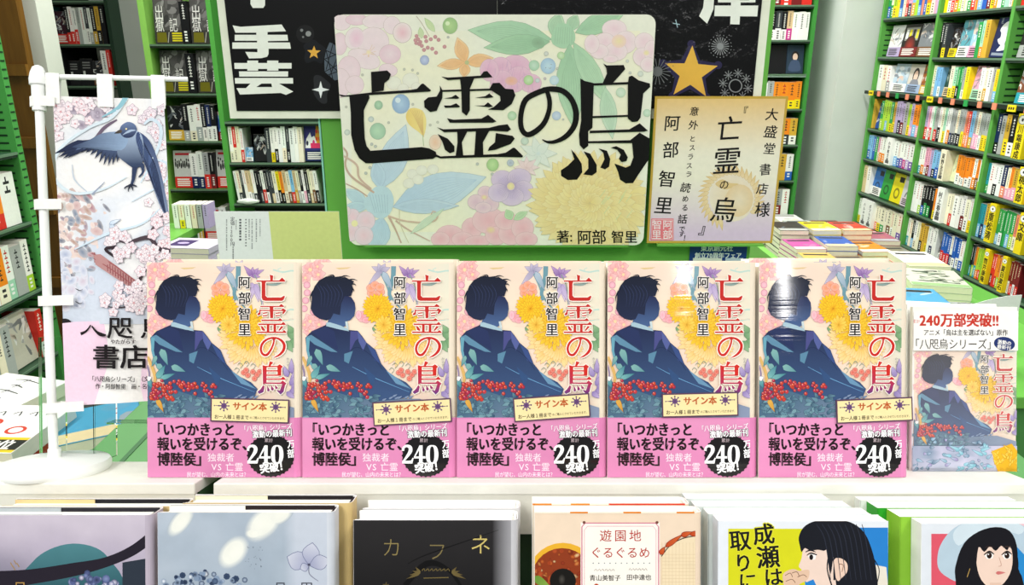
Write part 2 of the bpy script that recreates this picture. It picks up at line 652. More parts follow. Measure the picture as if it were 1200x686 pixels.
def cover_art(A, tf=lambda p: p, band=True):
    A.conv = lambda x, y: tf(ca(x, y))
    rnd = random.Random(3)

    def bg(x, y):
        n = noise.noise(Vector((x / 170, y / 170, 2)))
        n2 = noise.noise(Vector((x / 60, y / 60, 5)))
        c = mix('#f6e6cc', '#f3d8c4', 0.5 + n)
        c = mix(c, '#dfe6d2', max(0, (x - 650) / 420) + n * 0.2)
        return mix(c, '#f2c9b4', max(0, n2 * 0.5 + (y - 400) / 1600))
    A.grid(-10, 975, 20, 1010, 24, 24, bg)
    # misty swirls upper right and middle right
    for y0 in (60, 300, 360):
        A.ribbon([(780, y0), (840, y0 + 14), (900, y0 + 6), (950, y0 + 22)], '#bcd8cc', 9)
        A.ribbon([(830, y0 - 12), (810, y0), (840, y0 + 20)], '#c6dccf', 5)
    for _ in range(14):
        x, y = rnd.uniform(200, 900), rnd.uniform(60, 700)
        A.ribbon([(x, y), (x + 60, y + 4), (x + 120, y)], '#efd5bd', 3)
    A.poly([(205, 48), (305, 44), (280, 54), (230, 58)], '#e3c690')
    # pink blossoms, upper left and left
    for (x, y, r) in ((50, 60, 60), (100, 90, 48), (20, 110, 44), (95, 40, 40), (50, 380, 55), (105, 400, 50), (50, 440, 46), (15, 400, 40), (100, 345, 36)):
        A.flower(x, y, r, 5, '#efa9a4', '#f3ccca', '#f6d7a8', rot=rnd.uniform(0, 70), line='#d98a90', lw=1.5, w=1.2, tip=0.5)
    for x, y in ((30, 155), (32, 202), (14, 300), (70, 320), (22, 250)):
        A.ell(x, y, 20, None, '#f5c4cd', '#eeaab8', line='#c97f96', lw=2.5)
    # grey-lilac iris above
    for k, (x1, y1) in enumerate(((430, 40), (470, 20), (515, 20), (545, 45), (500, 105), (455, 100), (412, 150))):
        A.petal(490, 68, x1, y1, 36, '#a59fb8', '#cfc3d6', '#8d87a6', 1.6)
    A.ribbon([(490, 85, 12), (520, 150, 10), (560, 240, 12), (640, 330, 9), (700, 380, 6)], '#7fa0a6')
    A.ribbon([(566, 38, 30), (562, 110, 28), (540, 200, 22), (548, 250, 14)], '#6f9aa6')
    A.petal(500, 70, 560, 190, 40, '#b7c6d2', '#8ea7b8', '#6d8ba0', 2)
    for x1, y1 in ((725, 60), (690, 50), (655, 42), (615, 75), (640, 100), (700, 105), (600, 35)):
        A.petal(650, 92, x1, y1, 30, '#8d6aa6', '#c5a4cf', '#7d5c98', 1.8)
    for x1, y1 in ((640, 200), (700, 190), (690, 260), (640, 250), (720, 280), (610, 170)):
        A.petal(665, 150, x1, y1, 30, '#b9a6cf', '#dccbe2', '#8f79ac', 1.6)
    A.ribbon([(665, 90, 6), (700, 170, 6), (705, 290, 5), (650, 340, 4)], '#86a093')
    A.ribbon([(860, 120, 5), (800, 150, 16), (730, 150, 4)], '#93a9a4')
    # orange-pink blossom
    for k in range(6):
        a = k * 1.05 + 0.4
        A.ell(455 + 32 * cos(a), 185 + 30 * sin(a), 27, 24, '#f59a6a', '#f6b5a0', line='#d98270', lw=2)
    A.ell(372, 350, 32, 34, '#ef9aa4', '#f4bfc0', line='#cf7f8c', lw=2)
    A.ell(350, 340, 18, 26, '#f0a9b5', '#f6cbd0', line='#cf7f8c', lw=2)
    A.ell(395, 372, 24, 18, '#ee95a2', '#f4bfc0', line='#cf7f8c', lw=2)

    def chrys(cx, cy, rings, c0, c1, ln, a0=0, a1=2 * pi):
        for r0, r1, n, wd in rings:
            for k in range(n):
                a = a0 + (a1 - a0) * (k + rnd.uniform(-.2, .2)) / n
                r = r1 * rnd.uniform(0.88, 1.1)
                A.petal(cx + r0 * cos(a), cy + r0 * sin(a), cx + r * cos(a + .1), cy + r * sin(a + .1), wd, mix(c0, c1, rnd.random() * .5), c1, ln, 1.3, tip=1.5)
    # leaves behind the chrysanthemums
    for p in ((450, 430, 520, 400, 60), (870, 470, 940, 440, 70), (880, 500, 945, 540, 60), (860, 500, 900, 570, 50), (900, 450, 870, 400, 40), (450, 400, 480, 470, 50)):
        A.petal(p[0], p[1], p[2], p[3], p[4], '#6f9a6c', '#9bbf92', '#577e58', 2)
    chrys(640, 470, ((90, 190, 26, 30), (60, 150, 24, 28)), '#f2c04a', '#f7dca0', '#dca04a', 0.2, 3.6)
    chrys(620, 420, ((60, 135, 26, 26), (30, 100, 22, 24), (0, 70, 18, 22), (0, 40, 10, 18)), '#eca41a', '#f6cf3c', '#cf8a16')
    chrys(470, 300, ((20, 95, 26, 24), (10, 72, 20, 20), (0, 48, 14, 18)), '#ee9c14', '#f8cf2e', '#cf8414')
    chrys(505, 400, ((0, 60, 14, 20),), '#f0b030', '#f7d860', '#d89a2c')
    # small ochre curls and purple petals, lower right
    for x, y in ((560, 650), (600, 640), (640, 655), (540, 680)):
        A.ribbon([(x, y, 3), (x + 14, y - 14, 5), (x + 30, y, 3), (x + 16, y + 20, 4)], '#8a9a86')
    A.conv = lambda x, y: tf(cb(x, y))
    for x, y in ((575, 35), (600, 50), (630, 30), (655, 48), (640, 70), (590, 20), (670, 30)):
        A.ell(x, y, 15, 15, '#e0604e', '#ec9a8a', line='#b8574e', lw=2)
    for x0, y0, x1, y1 in ((865, 110, 880, 10), (850, 110, 905, 40), (860, 130, 915, 90), (850, 140, 915, 150), (830, 150, 885, 190), (840, 60, 810, -10), (860, 40, 860, -50), (880, 30, 915, -30)):
        A.petal(x0, y0, x1, y1, 34, '#8f7cb4', '#c3b2d6', '#75629c', 1.8)
    # ochre stems behind the seated person
    A.ribbon([(4, -60, 16), (30, 0, 18), (48, 60, 18), (40, 120, 10)], '#dcb269')
    A.ribbon([(2, -10, 10), (14, 40, 9), (10, 100, 8)], '#8e7fa2')
    # ground foliage under the berries
    A.poly([(-10, 40), (60, 120), (240, 150), (440, 160), (560, 190), (700, 190), (930, 260), (930, 330), (-10, 330)], lambda x, y: mix('#4d6c84', '#8b97b0', (x - 300) / 600))
    # the seated figure seen from behind: robe, neck, head turned away in silhouette
    fa = lambda L: [tf(ca(*p)) for p in L]
    fb = lambda L: [tf(cb(*p)) for p in L]
    old = A.conv
    A.conv = lambda x, y: (x, y)
    zt, zb = tf(ca(0, 400))[1], tf(cb(0, 200))[1]
    robe = fa([(22, 480), (60, 440), (150, 400), (290, 432), (345, 437), (372, 470), (400, 510), (455, 555), (490, 640)]) + fb([(530, 50), (560, 62), (620, 92), (658, 132), (640, 178), (560, 195), (440, 205), (300, 180), (110, 120), (92, 60)]) + fa([(62, 640), (30, 560)])
    A.poly(robe, lambda x, z: mix('#20284a', '#3c5680', (zt - z) / (zt - zb)))
    A.conv = lambda x, y: tf(ca(x, y))
    A.poly([(240, 225), (270, 218), (305, 228), (326, 262), (331, 300), (324, 345), (300, 370), (276, 378), (272, 405), (232, 425), (155, 400), (168, 360), (190, 320)], lambda x, y: mix('#232b50', '#4c6896', (y - 240) / 190))
    A.poly([(60, 250), (54, 300), (75, 340), (108, 362), (150, 372), (178, 365), (196, 330), (236, 340), (243, 270), (264, 224), (304, 222), (318, 180), (309, 152), (323, 132), (296, 120), (266, 104), (234, 114), (252, 98), (205, 104), (182, 96), (150, 102), (108, 124), (80, 160), (62, 205)], lambda x, y: mix('#141a2c', '#232c4a', (y - 100) / 300))
    for p in (((230, 112), (268, 96), (300, 104)), ((280, 125), (318, 118), (345, 128)), ((300, 150), (325, 148), (334, 160)), ((70, 190), (52, 230), (56, 262)), ((200, 104), (190, 92), (160, 96)), ((300, 175), (318, 180), (322, 196))):
        A.ribbon([(p[0][0], p[0][1], 10), (p[1][0], p[1][1], 6), (p[2][0], p[2][1], 1)], '#161d30')
    for k in range(7):
        A.ribbon([(90 + k * 22, 150 + 6 * (k % 3), 2), (120 + k * 22, 210, 3), (118 + k * 18, 290, 1)], '#2f3b5e')
    A.poly([(152, 386), (172, 384), (240, 405), (286, 426), (292, 440), (230, 428), (150, 408)], '#a6c2cf')
    A.poly([(268, 380), (282, 378), (290, 426), (274, 418)], '#c7d6d8')
    A.poly([(26, 475), (58, 462), (222, 570), (180, 566), (78, 522)], '#5f8ba6')
    A.poly([(26, 480), (50, 478), (44, 560), (62, 640), (74, 680), (48, 640), (28, 560)], '#69a3b6')
    A.poly([(60, 440), (150, 412), (200, 440), (226, 560), (120, 490)], '#27335c')
    A.poly([(300, 440), (345, 440), (360, 475), (330, 500), (296, 570)], '#4a4d86')
    A.poly([(345, 440), (400, 512), (378, 560), (350, 500)], '#55609a')
    A.poly([(262, 580), (315, 562), (290, 640), (262, 625)], '#5a87a2')
    A.poly([(400, 515), (455, 560), (486, 640), (450, 620)], '#3a4f84')
    A.ribbon([(296, 560, 3), (350, 540, 3), (440, 600, 3), (500, 680, 2)], '#1f2850')
    for p in ((88, 548, 130, 650, 44), (64, 640, 110, 700, 36), (150, 655, 240, 690, 40), (60, 590, 30, 660, 26)):
        A.petal(*p, '#84b4ae', '#5c929a', '#3f6c78', 2)
    A.conv = lambda x, y: tf(cb(x, y))
    A.ribbon([(300, 0, 2), (420, 60, 4), (540, 110, 3), (640, 150, 2)], '#6aa0cc')
    A.poly([(500, 20), (560, 62), (650, 132), (560, 100)], '#6a94b4')
    A.poly([(370, 0), (440, 60), (420, 120), (390, 60)], '#33507c')
    for p in ((60, 70, 110, -10, 40), (80, 70, 170, 40, 30), (0, 60, 30, 130, 36)):
        A.petal(*p, '#7db8b4', '#3f7f90', '#34646f', 2)
    # leaves and berries
    for _ in range(95):
        x, y = rnd.uniform(0, 440), rnd.uniform(175, 320)
        a = rnd.uniform(0, 6.3)
        A.petal(x, y, x + 56 * cos(a), y + 40 * sin(a), 24, rnd.choice(['#3e5a70', '#5f8494', '#7a9fa8', '#33506c']), '#6b93a2', '#2f465c', 1.4)
    for _ in range(10):
        x, y = rnd.uniform(460, 640), rnd.uniform(170, 230)
        A.petal(x, y, x + 30, y - 16, 12, '#6f86a8', '#98a6c0', '#52688a', 1.2)
    A.petal(60, 190, 100, 270, 30, '#e4b04e', '#c98e3a', '#8e6a30', 1.5)
    A.petal(0, 75, 30, 60, 30, '#f4efe6', '#ffffff', '#8a82a0', 1.5)
    for _ in range(105):
        t = rnd.random()
        x = 18 + 395 * t
        y = 150 + 45 * sin(t * 3.1 + 2.8) + rnd.gauss(0, 30)
        if y < 66 + t * 40 or y > 258:
            continue
        r = rnd.uniform(9.5, 14)
        A.ell(x, y, r, r, rnd.choice(['#d8503c', '#c8405a', '#e06038']), rnd.choice(['#8e1e34', '#a82a2c', '#b8382a', '#8a1e42']), n=12)
        A.ell(x - r * .3, y - r * .35, r * .25, None, '#f8b0a4', n=6)
    # title, author
    cut = tf(ca(0, 640))[1]
    low = tf(cb(0, 168))[1]

    def bird(x, y):
        z = A.conv(x, y)[1]
        return mix('#cf2a22', '#4a3a86', max(0, (cut - z) / (cut - low) * 1.7 - 0.75))
    A.conv = lambda x, y: tf(ca(x, y))
    title_char(A, '亡', 680, 90, 180, 162, '#c42a24', '#fbf1e4', 12)
    title_char(A, '霊', 682, 276, 180, 176, '#c42a24', '#fbf1e4', 12)
    title_char(A, 'の', 700, 470, 158, 136, '#cc2620', '#fbf1e4')
    title_char(A, '烏', 684, 625, 182, 204, bird, '#fbf1e4', 12)
    A.text('からす', 872, 610, 20, '#8a8a86', vert=True, flip=-1)
    for i, ch in enumerate('阿部智里'):
        otext(A, ch, 606, 138 + i * 97, 80, '#141414', '#f7efe6', bold=0.018, ob=0.07, vert=True, flip=-1)


def serif240(A, x, y, h, col):
    """bold figures 240 with contrast, y = middle, y down, x = left edge"""
    u = h / 100
    f = lambda a, b, w=0: (x + a * u, y + (b - 50) * u, w * u)
    A.ribbon([f(6, 30, 14), f(10, 12, 12), f(28, 3, 14), f(46, 12, 20), f(46, 34, 20), f(28, 62, 14), f(8, 88, 9)], col)
    A.poly([f(2, 86)[:2], f(50, 84)[:2], f(60, 68)[:2], f(65, 70)[:2], f(58, 100)[:2], f(2, 100)[:2]], col)
    A.poly([f(97, 0)[:2], f(114, 0)[:2], f(114, 60)[:2], f(130, 60)[:2], f(130, 72)[:2], f(114, 72)[:2], f(114, 92)[:2], f(124, 98)[:2], f(124, 100)[:2], f(86, 100)[:2], f(86, 98)[:2], f(95, 92)[:2], f(95, 72)[:2], f(66, 72)[:2], f(66, 64)[:2]], col)
    A.poly([f(95, 26)[:2], f(95, 61)[:2], f(75, 61)[:2]], '#141214')
    A.ribbon([f(166, 2, 7), f(148, 14, 18), f(143, 50, 22), f(148, 86, 18), f(166, 98, 7), f(184, 86, 18), f(190, 50, 22), f(184, 14, 18)], col, closed=True)


def obi_art(A):
    A.conv = lambda x, y: cb(x, y)
    A.grid(-10, 935, 310, 680, 6, 4, lambda x, y: mix('#e495bf', '#cf7cab', (y - 320) / 400 + (x - 400) / 2500))
    k = '#221418'
    A.text('「いつかきっと', 22, 372, 84, k, bold=0.038, flip=-1, sx=0.86)
    A.text('報いを受けるぞ、', 62, 458, 84, k, bold=0.038, flip=-1, sx=0.86)
    A.text('博陸侯」', 62, 548, 84, k, bold=0.038, flip=-1, sx=0.92)
    wv = '#fbeaf2'
    A.text('独裁者', 360, 538, 54, wv, flip=-1)
    A.text('VS 亡霊', 384, 594, 54, wv, flip=-1)
    A.text('民が望む、山内の未来とは？', 238, 640, 33, wv, flip=-1, sx=0.88, adv=0.97)
    otext(A, '「八咫烏」シリーズ', 560, 368, 40, '#fdf6fa', '#c86a9c', bold=0.015, ob=0.05, flip=-1, sx=0.85, rot=-3)
    pts = []
    for i in range(96):
        a = 2 * pi * i / 96
        r = 1 + 0.03 * cos(i * pi * 2 / 3)
        pts.append((738 + 140 * r * cos(a), 527 + 126 * r * sin(a)))
    A.poly(pts, '#141214')
    otext(A, '激動の最新刊', 628, 402, 46, '#ffffff', '#3a1c2c', bold=0.02, ob=0.08, flip=-1, sx=0.86, rot=-3)
    A.text('累計', 700, 436, 26, '#c9b6bc', flip=-1)
    serif240(A, 596, 520, 108, '#ffffff')
    A.text('万', 835, 460, 52, '#ffffff', bold=0.02, flip=-1, sx=0.9, rot=-6)
    otext(A, '部', 835, 516, 56, '#ffffff', '#141214', bold=0.02, ob=0.05, flip=-1, sx=0.9, rot=-6)
    A.text('突破！', 672, 606, 62, '#ffffff', bold=0.035, flip=-1, sx=0.92, rot=-8)


# ---- meshes shared by the ten copies
mb = Art(0.0)
wrap(mb, BW, BT, 0.0065, 0.0011, 0, BH, 0.0, '#f0e2cc', inner='#fbf7ee')
mb.clip = (0.0002, BW - 0.0066, 0.051, BH)
cover_art(mb)
JACKET = mb.mesh('jacket', MAT_WRAP)
mb = Art(-0.0014)
wrap(mb, BW, BT, 0.0065, 0.0005, 0.0006, 0.0522, 0.0014, '#dd82b4', inner='#f6dbe8')
mb.clip = (0.0002, BW - 0.0066, 0.0006, 0.0522)
obi_art(mb)
OBI = mb.mesh('paper_band', MAT_WRAP)
mb = MB()
mb.box(0.003, BW - 0.004, 0.0013, BT - 0.0013, 0.002, BH - 0.0035, '#f4efe2')
for k in range(7):
    y = 0.003 + k * 0.003
    mb.box(0.0028, BW - 0.0045, y, y + 0.0003, 0.0018, BH - 0.0034, '#d8d0bf')
PAGES = mb.mesh('page_block', MAT_PAPER)

SW, SH = 0.0675, 0.0205
st = Art(-0.0011, conv=lambda x, y: (x / 100 * SW, y / 100 * SW))
st.box(0, SW, -0.0011, 0, 0, SH, '#5c3f58')
Hs = SH / SW * 100
st.poly([(1.6, 1.6), (98.4, 1.6), (98.4, Hs - 1.6), (1.6, Hs - 1.6)], '#f1e0a6')
st.text('サイン本', 28, 20.5, 11.2, '#bb5a2a', bold=0.035, sx=0.98)
for sx_, cx in ((1, 17), (-1, 83)):
    for a in range(0, 360, 45):
        x1, y1 = cx + 6.2 * cos(radians(a)), 20.5 + 6.2 * sin(radians(a))
        st.petal(cx, 20.5, x1, y1, 2.6, '#5a3a6a', '#7a5a86')
        st.ell(x1, y1, 1.1, None, '#5a3a6a', n=8, up=0)
    st.up()
    st.ribbon([(cx - 4 * sx_, 20.5, 1.2), (cx - 9 * sx_, 20.5, 0.8), (cx - 12 * sx_, 20.5, 0.3)], '#5a3a6a')
    st.ell(cx - 12 * sx_, 20.5, 0.9, None, '#5a3a6a', n=6)
st.text('お一人様１冊まで', 5, 6.5, 6.0, '#3a3026', bold=0.012, sx=0.92)
st.text('のご購入とさせていただきます。', 50, 6.3, 3.6, '#3a3026', sx=0.88)
STICKER = st.mesh('notice_sticker', MAT_PRINT)

STK = [(248, 493.5, 1.5), (438.6, 499.0, -3.2), (602.9, 494.4, -4), (775.3, 489.0, -1.4), (979, 496.2, -2.3)]
WHERE = ['leftmost of the five', 'second from left of the five', 'middle one of the five', 'second from right of the five', 'rightmost of the five']
STLAB = ['notice sticker slanting slightly down to the right', 'notice sticker tilted up to the right', 'notice sticker tilted steeply up to the right', 'notice sticker nearly level', 'notice sticker reaching the spine edge']
RISE = [0.0035, 0.0035, 0.002, 0.002, 0.0045]


def display_book(x, y, z, label, group, stick=None, sxx_=1.0):
    t = thing('pink_banded_novel', label, 'book', M=TF.M @ Matrix.Translation((x, y, z)) @ Matrix.Diagonal((sxx_, 1, 1, 1)), group=group)
    link('jacket', JACKET, t)
    link('paper_band', OBI, t)
    link('page_block', PAGES, t)
    if stick is not None:
        px, py, rot = STK[stick]
        sxx, szz = TF.px(px, py)
        s_ = link('notice_sticker', STICKER, t)
        s_.location = ((sxx - x) / sxx_, -0.0018, szz - z)
        s_.rotation_euler = (0, radians(rot), 0)
        s_['label'] = STLAB[stick]
    return t


for i, x in enumerate(X0S):
    display_book(x, 0, 0, WHERE[i] + ' front novels with flower cover and pink band', 'flower-covered novels with pink bands', i, 1.0 if i < 2 else 0.972)
    # the copy right behind it stands on a thin riser strip and peeps over the top
    display_book(x + (0.0005, 0.0, 0.0, 0.0006, 0.0006)[i], BT + 0.004, RISE[i],
                 'hidden novel behind ' + ['leftmost', 'second from left', 'middle', 'second from right', 'rightmost'][i] + ' front copy, only its white top edge showing', 'second row of the flower-covered novels', None, 0.995 if i < 2 else 0.968)

# ---- the white step they stand on, in two boards with a gap
gapL, gapR = TF.pz(236, 562)[0], TF.pz(257, 562)[0]
yF = TF.pz(600, 567)[1]
yB = TF.pz(100, 543)[1]
for nm, a, b, lab in (('display_step', TF.pz(-60, 562)[0], gapL, 'left white display step under the banner stand, ending at the dark gap'),
                      ('display_step', gapR, TF.pz(1192, 558)[0], 'long white display step under the row of flower-covered novels')):
    m = MB()
    m.rbox(0, b - a, 0, yB - yF + 0.006, 0, 0.009, 0.0015, '#ecebe0')
    t = thing(nm, lab, 'shelf', M=TF.M @ Matrix.Translation((a, yF, -0.009)))
    m.build('top_board', MAT_BOARD, t)
    m = MB()
    m.box(0.0005, b - a - 0.0005, 0.0008, 0.006, -0.034, 0, '#dddccf')
    m.build('front_board', MAT_BOARD, t)
    m = MB()
    m.box(0.001, b - a - 0.001, 0.012, yB - yF, -0.19, -0.0002, '#3c5a3c')
    m.build('support_box', MAT_PAINT, t)
for i, x in enumerate(X0S):
    m = MB()
    m.box(0, BW - 0.004, 0, 0.022, 0, RISE[i] - 0.0002, '#e9e7dc')
    tag(m.build('riser_strip', MAT_BOARD, M=TF.M @ Matrix.Translation((x + 0.001, BT + 0.005, 0.0001))), 'thin white riser strip hidden behind the ' + ['leftmost', 'second', 'middle', 'fourth', 'rightmost'][i] + ' flower-covered novel', 'riser', 'riser strips under the second row')

# ================================================================== banner on its stand
bx, by = TF.pz(64, 552)
PY = by
base = thing('banner_stand', 'white plastic mini banner stand with round base on the left step', 'stand', M=TF.M @ Matrix.Translation((bx, PY, 0)))
m = MB()
m.lathe([(0.0445, 0), (0.0455, 0.002), (0.0455, 0.006), (0.044, 0.0085), (0.030, 0.0105), (0.012, 0.012), (0.0055, 0.0125), (0.0052, 0.02)], '#f4f6f2')
m.build('base', MAT_PLASTIC, base, smooth=True)
PF = Frame(TF.M @ Matrix.Translation((bx, PY, 0)))
tx, tz = PF.px(44.5, 85)
lean = atan2(tx, tz)
POLE = Matrix.Rotation(lean, 4, 'Y')
plen = hypot(tx, tz)
m = MB()
m.tube((0, 0, 0.012), (0, 0, plen - 0.014), 0.0039, 0.0037, '#f4f6f2')
pole = m.build('pole', MAT_PLASTIC, base, M=POLE, smooth=True)
m = MB()
m.lathe([(0.0056, plen - 0.034), (0.0058, plen - 0.012), (0.0072, plen - 0.011), (0.0074, plen - 0.006), (0.0062, plen + 0.000), (0.0044, plen + 0.0045), (0.002, plen + 0.006)], '#f4f6f2', n=20)
m.build('cap', MAT_PLASTIC, base, M=POLE, smooth=True)
YAW = radians(-0)
FLAGM = TF.M @ Matrix.Translation((bx, PY, 0)) @ POLE @ Matrix.Rotation(radians(16), 4, 'Z')
FF = Frame(FLAGM)
ax_, az_ = FF.px(50, 90)
ex_, ez_ = FF.px(220, 93)
m = MB()
m.tube((0.0, 0, az_), (ex_, 0, ez_), 0.0024, 0.0022, '#f6f8f4', n=12)
arm = m.build('cross_rod', MAT_PLASTIC, base, M=POLE @ Matrix.Rotation(radians(16), 4, 'Z'), smooth=True)

# cloth: a gently waving sheet
c0 = FF.px(63, 113)
c1 = FF.px(193, 128)
c2_ = FF.px(205, 470)
c3_ = FF.px(79, 476)
flag = thing('mini_banner', 'small cloth banner with blue bird, blossoms and pink lower panel on white stand', 'banner', M=FLAGM)
fx0, fx1, fz0, fz1 = c0[0], c1[0], c3_[1], c0[1]


def wave(x, z, e):
    u = (x - fx0) / (fx1 - fx0)
    v = (fz1 - z) / (fz1 - fz0)
    return Vector((x + 0.003 * v * (u - 0.2), -0.002 + 0.0035 * sin(u * 5 + v * 2) * (0.3 + v) + 0.002 * sin(v * 9) * u - e, z))


F = Art(0.0)
F.surf = wave
F.clip = (fx0, fx1, fz0, fz1)


def f6(x, y):
    return FF.px(50 + x / 3.431, 100 + y / 3.431)


def f7(x, y):
    return FF.px(50 + x / 3.431, 290 + y / 3.431)


F.conv = f6
rn = random.Random(5)


def fbg(x, y):
    n = noise.noise(Vector((x / 140, y / 140, 1)))
    c = mix('#f4f1ec', '#dfe4ea', 0.35 + n)
    if y > 400:
        c = mix(c, '#c9d3e2', max(0, min(.8, (y - 420) / 500 - abs(x - 250) / 900 + n * .6)))
    return c


F.grid(20, 560, 40, 960, 14, 24, fbg)
# rocky slope in washes of mauve and brown
for _ in range(170):
    x, y = rn.gauss(105, 62), rn.uniform(440, 770)
    c = rn.choice(['#c9a3a0', '#8f7a8e', '#5a6478', '#d9bdb0', '#a8707a', '#e8cfc4', '#b08a7a', '#6f7f96'])
    F.ell(x, y, rn.uniform(8, 30), rn.uniform(6, 18), mix(c, '#eee8e6', .05), mix(c, '#efe9e6', .45), rot=rn.uniform(0, 90), n=9)
for _ in range(50):
    x, y = rn.gauss(100, 60), rn.uniform(680, 900)
    F.ell(x, y, rn.uniform(14, 30), rn.uniform(10, 26), rn.choice(['#b9c0d4', '#a9b4cc', '#cdbfcc']), '#dfe1ea', rot=rn.uniform(0, 90), n=9)


def blossoms(cx, cy, sxp, syp, n, col='#efe4e6', r=23):
    for _ in range(n):
        x, y = rn.gauss(cx, sxp), rn.gauss(cy, syp)
        F.flower(x, y, rn.uniform(.8, 1.25) * r, 5, '#f6eef0', mix(col, '#dcc0cc', rn.random() * .6), '#d8a8ac', rot=rn.uniform(0, 72), line='#8f8090', lw=0.9, w=0.95)


for _ in range(10):
    F.ell(rn.gauss(200, 40), rn.gauss(110, 25), 24, 18, '#8d8192', '#c4bac6', rot=30, n=8)
F.ribbon([(150, 260, 3), (210, 215, 12), (250, 170, 14), (300, 140, 6)], '#6f6072')
blossoms(75, 130, 42, 40, 22)
blossoms(140, 110, 30, 25, 8, '#f0d8da')
blossoms(210, 60, 60, 20, 7)
blossoms(440, 150, 38, 30, 12, '#eadfe6')
blossoms(470, 440, 36, 80, 16)
# pale blue ribbons
rb = '#cfe0ea'
F.ribbon([(340, 50, 20), (280, 130, 14), (190, 170, 11), (90, 240, 12), (45, 320, 14), (60, 390, 14), (130, 435, 12), (240, 420, 9), (340, 370, 4)], '#d6e4ea')
F.ribbon([(340, 45, 22), (310, 90, 16), (240, 130, 4)], '#8fc0cc')
F.ribbon([(120, 320, 3), (130, 380, 6), (180, 430, 4)], '#c3cdd8')
F.ribbon([(200, 440, 8), (250, 390, 3)], '#9aa6b8')
F.ribbon([(410, 160, 8), (440, 140, 13), (475, 170, 14), (470, 240, 12), (430, 330, 10), (395, 395, 4)], rb)
F.ribbon([(450, 300, 6), (500, 320, 10), (490, 390, 8), (360, 470, 3)], rb)
F.ribbon([(130, 660, 4), (260, 600, 10), (400, 560, 8), (470, 500, 4)], rb)
# dark blue bird with spread wings
for i in range(15):
    t = i / 14
    x0, y0 = 318 - 150 * t, 205 + 18 * t
    x1, y1 = 300 - 250 * t, 300 - 30 * t + 20 * sin(t * 9)
    F.petal(x0, y0, x1, y1 + 12 * (1 - t), 25, mix('#5f7396', '#2a3350', t), '#1e2844', '#141c34', 1.2)
F.poly([(330, 190), (300, 188), (240, 195), (180, 225), (120, 250), (180, 255), (260, 262), (320, 262), (345, 225)], lambda x, y: mix('#8ea6c2', '#33405f', (330 - x) / 200), smooth=4)
for i in range(7):
    F.petal(330 - i * 26, 206 + i * 5, 300 - i * 28, 246 + i * 3, 18, '#7f95b6', '#3f4f72', '#27324e', 1)
for i in range(11):
    t = i / 10
    F.petal(392 + 34 * t, 215 + 60 * t, 440 + 60 * t - 22 * (1 - t), 330 + 215 * t, 30, '#4d618a', '#232d4a', '#161e36', 1.2)
F.poly([(385, 190), (430, 225), (462, 300), (490, 420), (508, 540), (478, 500), (440, 400), (405, 300), (378, 230)], lambda x, y: mix('#3c4d74', '#8b9bb4', (y - 200) / 500), smooth=4)
F.poly([(325, 200), (360, 180), (398, 200), (408, 260), (400, 320), (370, 335), (330, 310), (302, 280), (308, 235)], lambda x, y: mix('#a8bbd2', '#33425f', (y - 190) / 130), smooth=4)
F.poly([(318, 165), (345, 150), (372, 160), (380, 185), (362, 210), (330, 212), (312, 190)], lambda x, y: mix('#6b7fa4', '#2b3656', (y - 150) / 60), smooth=4)
F.petal(322, 185, 288, 196, 14, '#5a5046', '#2b2622')
F.ell(338, 178, 4, None, '#e8d8a0', n=8)
F.ribbon([(372, 330, 22), (366, 380, 14), (358, 404, 10)], '#2c3958')
F.ribbon([(398, 318, 18), (405, 350, 10), (388, 372, 6)], '#33415f')
for dx, dy in ((-24, 16), (-10, 26), (6, 22), (20, 8)):
    F.ribbon([(357, 402, 8), (357 + dx, 402 + dy * .7, 5), (357 + dx, 402 + dy * 1.1, 2)], '#1d2438')
# branch, bridge
F.conv = f6
F.ribbon([(560, 668, 16), (470, 660, 17), (430, 615, 18), (350, 632, 12), (300, 628, 8), (285, 660, 12), (300, 690, 8)], '#4a3c44')
F.ribbon([(425, 612, 12), (470, 540, 8), (500, 520, 5)], '#5a474c')
F.petal(270, 560, 318, 540, 16, '#c3d3e2', '#e8eef4', '#8c9cb4', 1.5)
F.petal(275, 560, 300, 600, 20, '#c3d3e2', '#e8eef4', '#8c9cb4', 1.5)
blossoms(480, 600, 30, 40, 9, '#f4d6da')
blossoms(290, 610, 25, 14, 6)
blossoms(440, 680, 40, 15, 7)
F.conv = f7
F.poly([(205, 30), (235, 28), (300, 75), (380, 140), (375, 175), (290, 120), (215, 70)], '#b98a88')
for i in range(17):
    t = i / 16
    F.ribbon([(210 + 170 * t, 22 + 118 * t, 4), (212 + 170 * t, 62 + 112 * t, 4)], '#8e4f52', sub=1, up=0)
F.up()
F.ribbon([(200, 24, 4), (290, 72, 5), (385, 142, 4)], '#9c5658')
F.ribbon([(205, 44, 3), (290, 96, 4), (380, 162, 3)], '#9c5658')
F.ribbon([(300, 0, 12), (255, 8, 12), (300, 40, 10), (330, 20, 6)], '#33282e')
F.ribbon([(430, 60, 10), (390, 140, 14), (385, 200, 10), (330, 240, 6), (240, 236, 3)], '#3e3236')
F.ribbon([(440, 5, 10), (400, 22, 6), (380, 10, 4)], '#3e3236')
blossoms(310, 190, 28, 26, 14)
blossoms(400, 200, 22, 40, 12)
blossoms(450, 40, 40, 24, 10, '#f4dfe2')
blossoms(330, 40, 16, 14, 4)
blossoms(460, 140, 40, 60, 12)
for x, y in ((150, 172), (150, 224)):
    F.ribbon([(x - 16, y - 6, 2), (x - 4, y, 4), (x + 2, y + 2, 3), (x + 14, y - 2, 1)], '#3a3a44')
F.ell(90, 304, 28, 18, '#1f1c20', n=14)
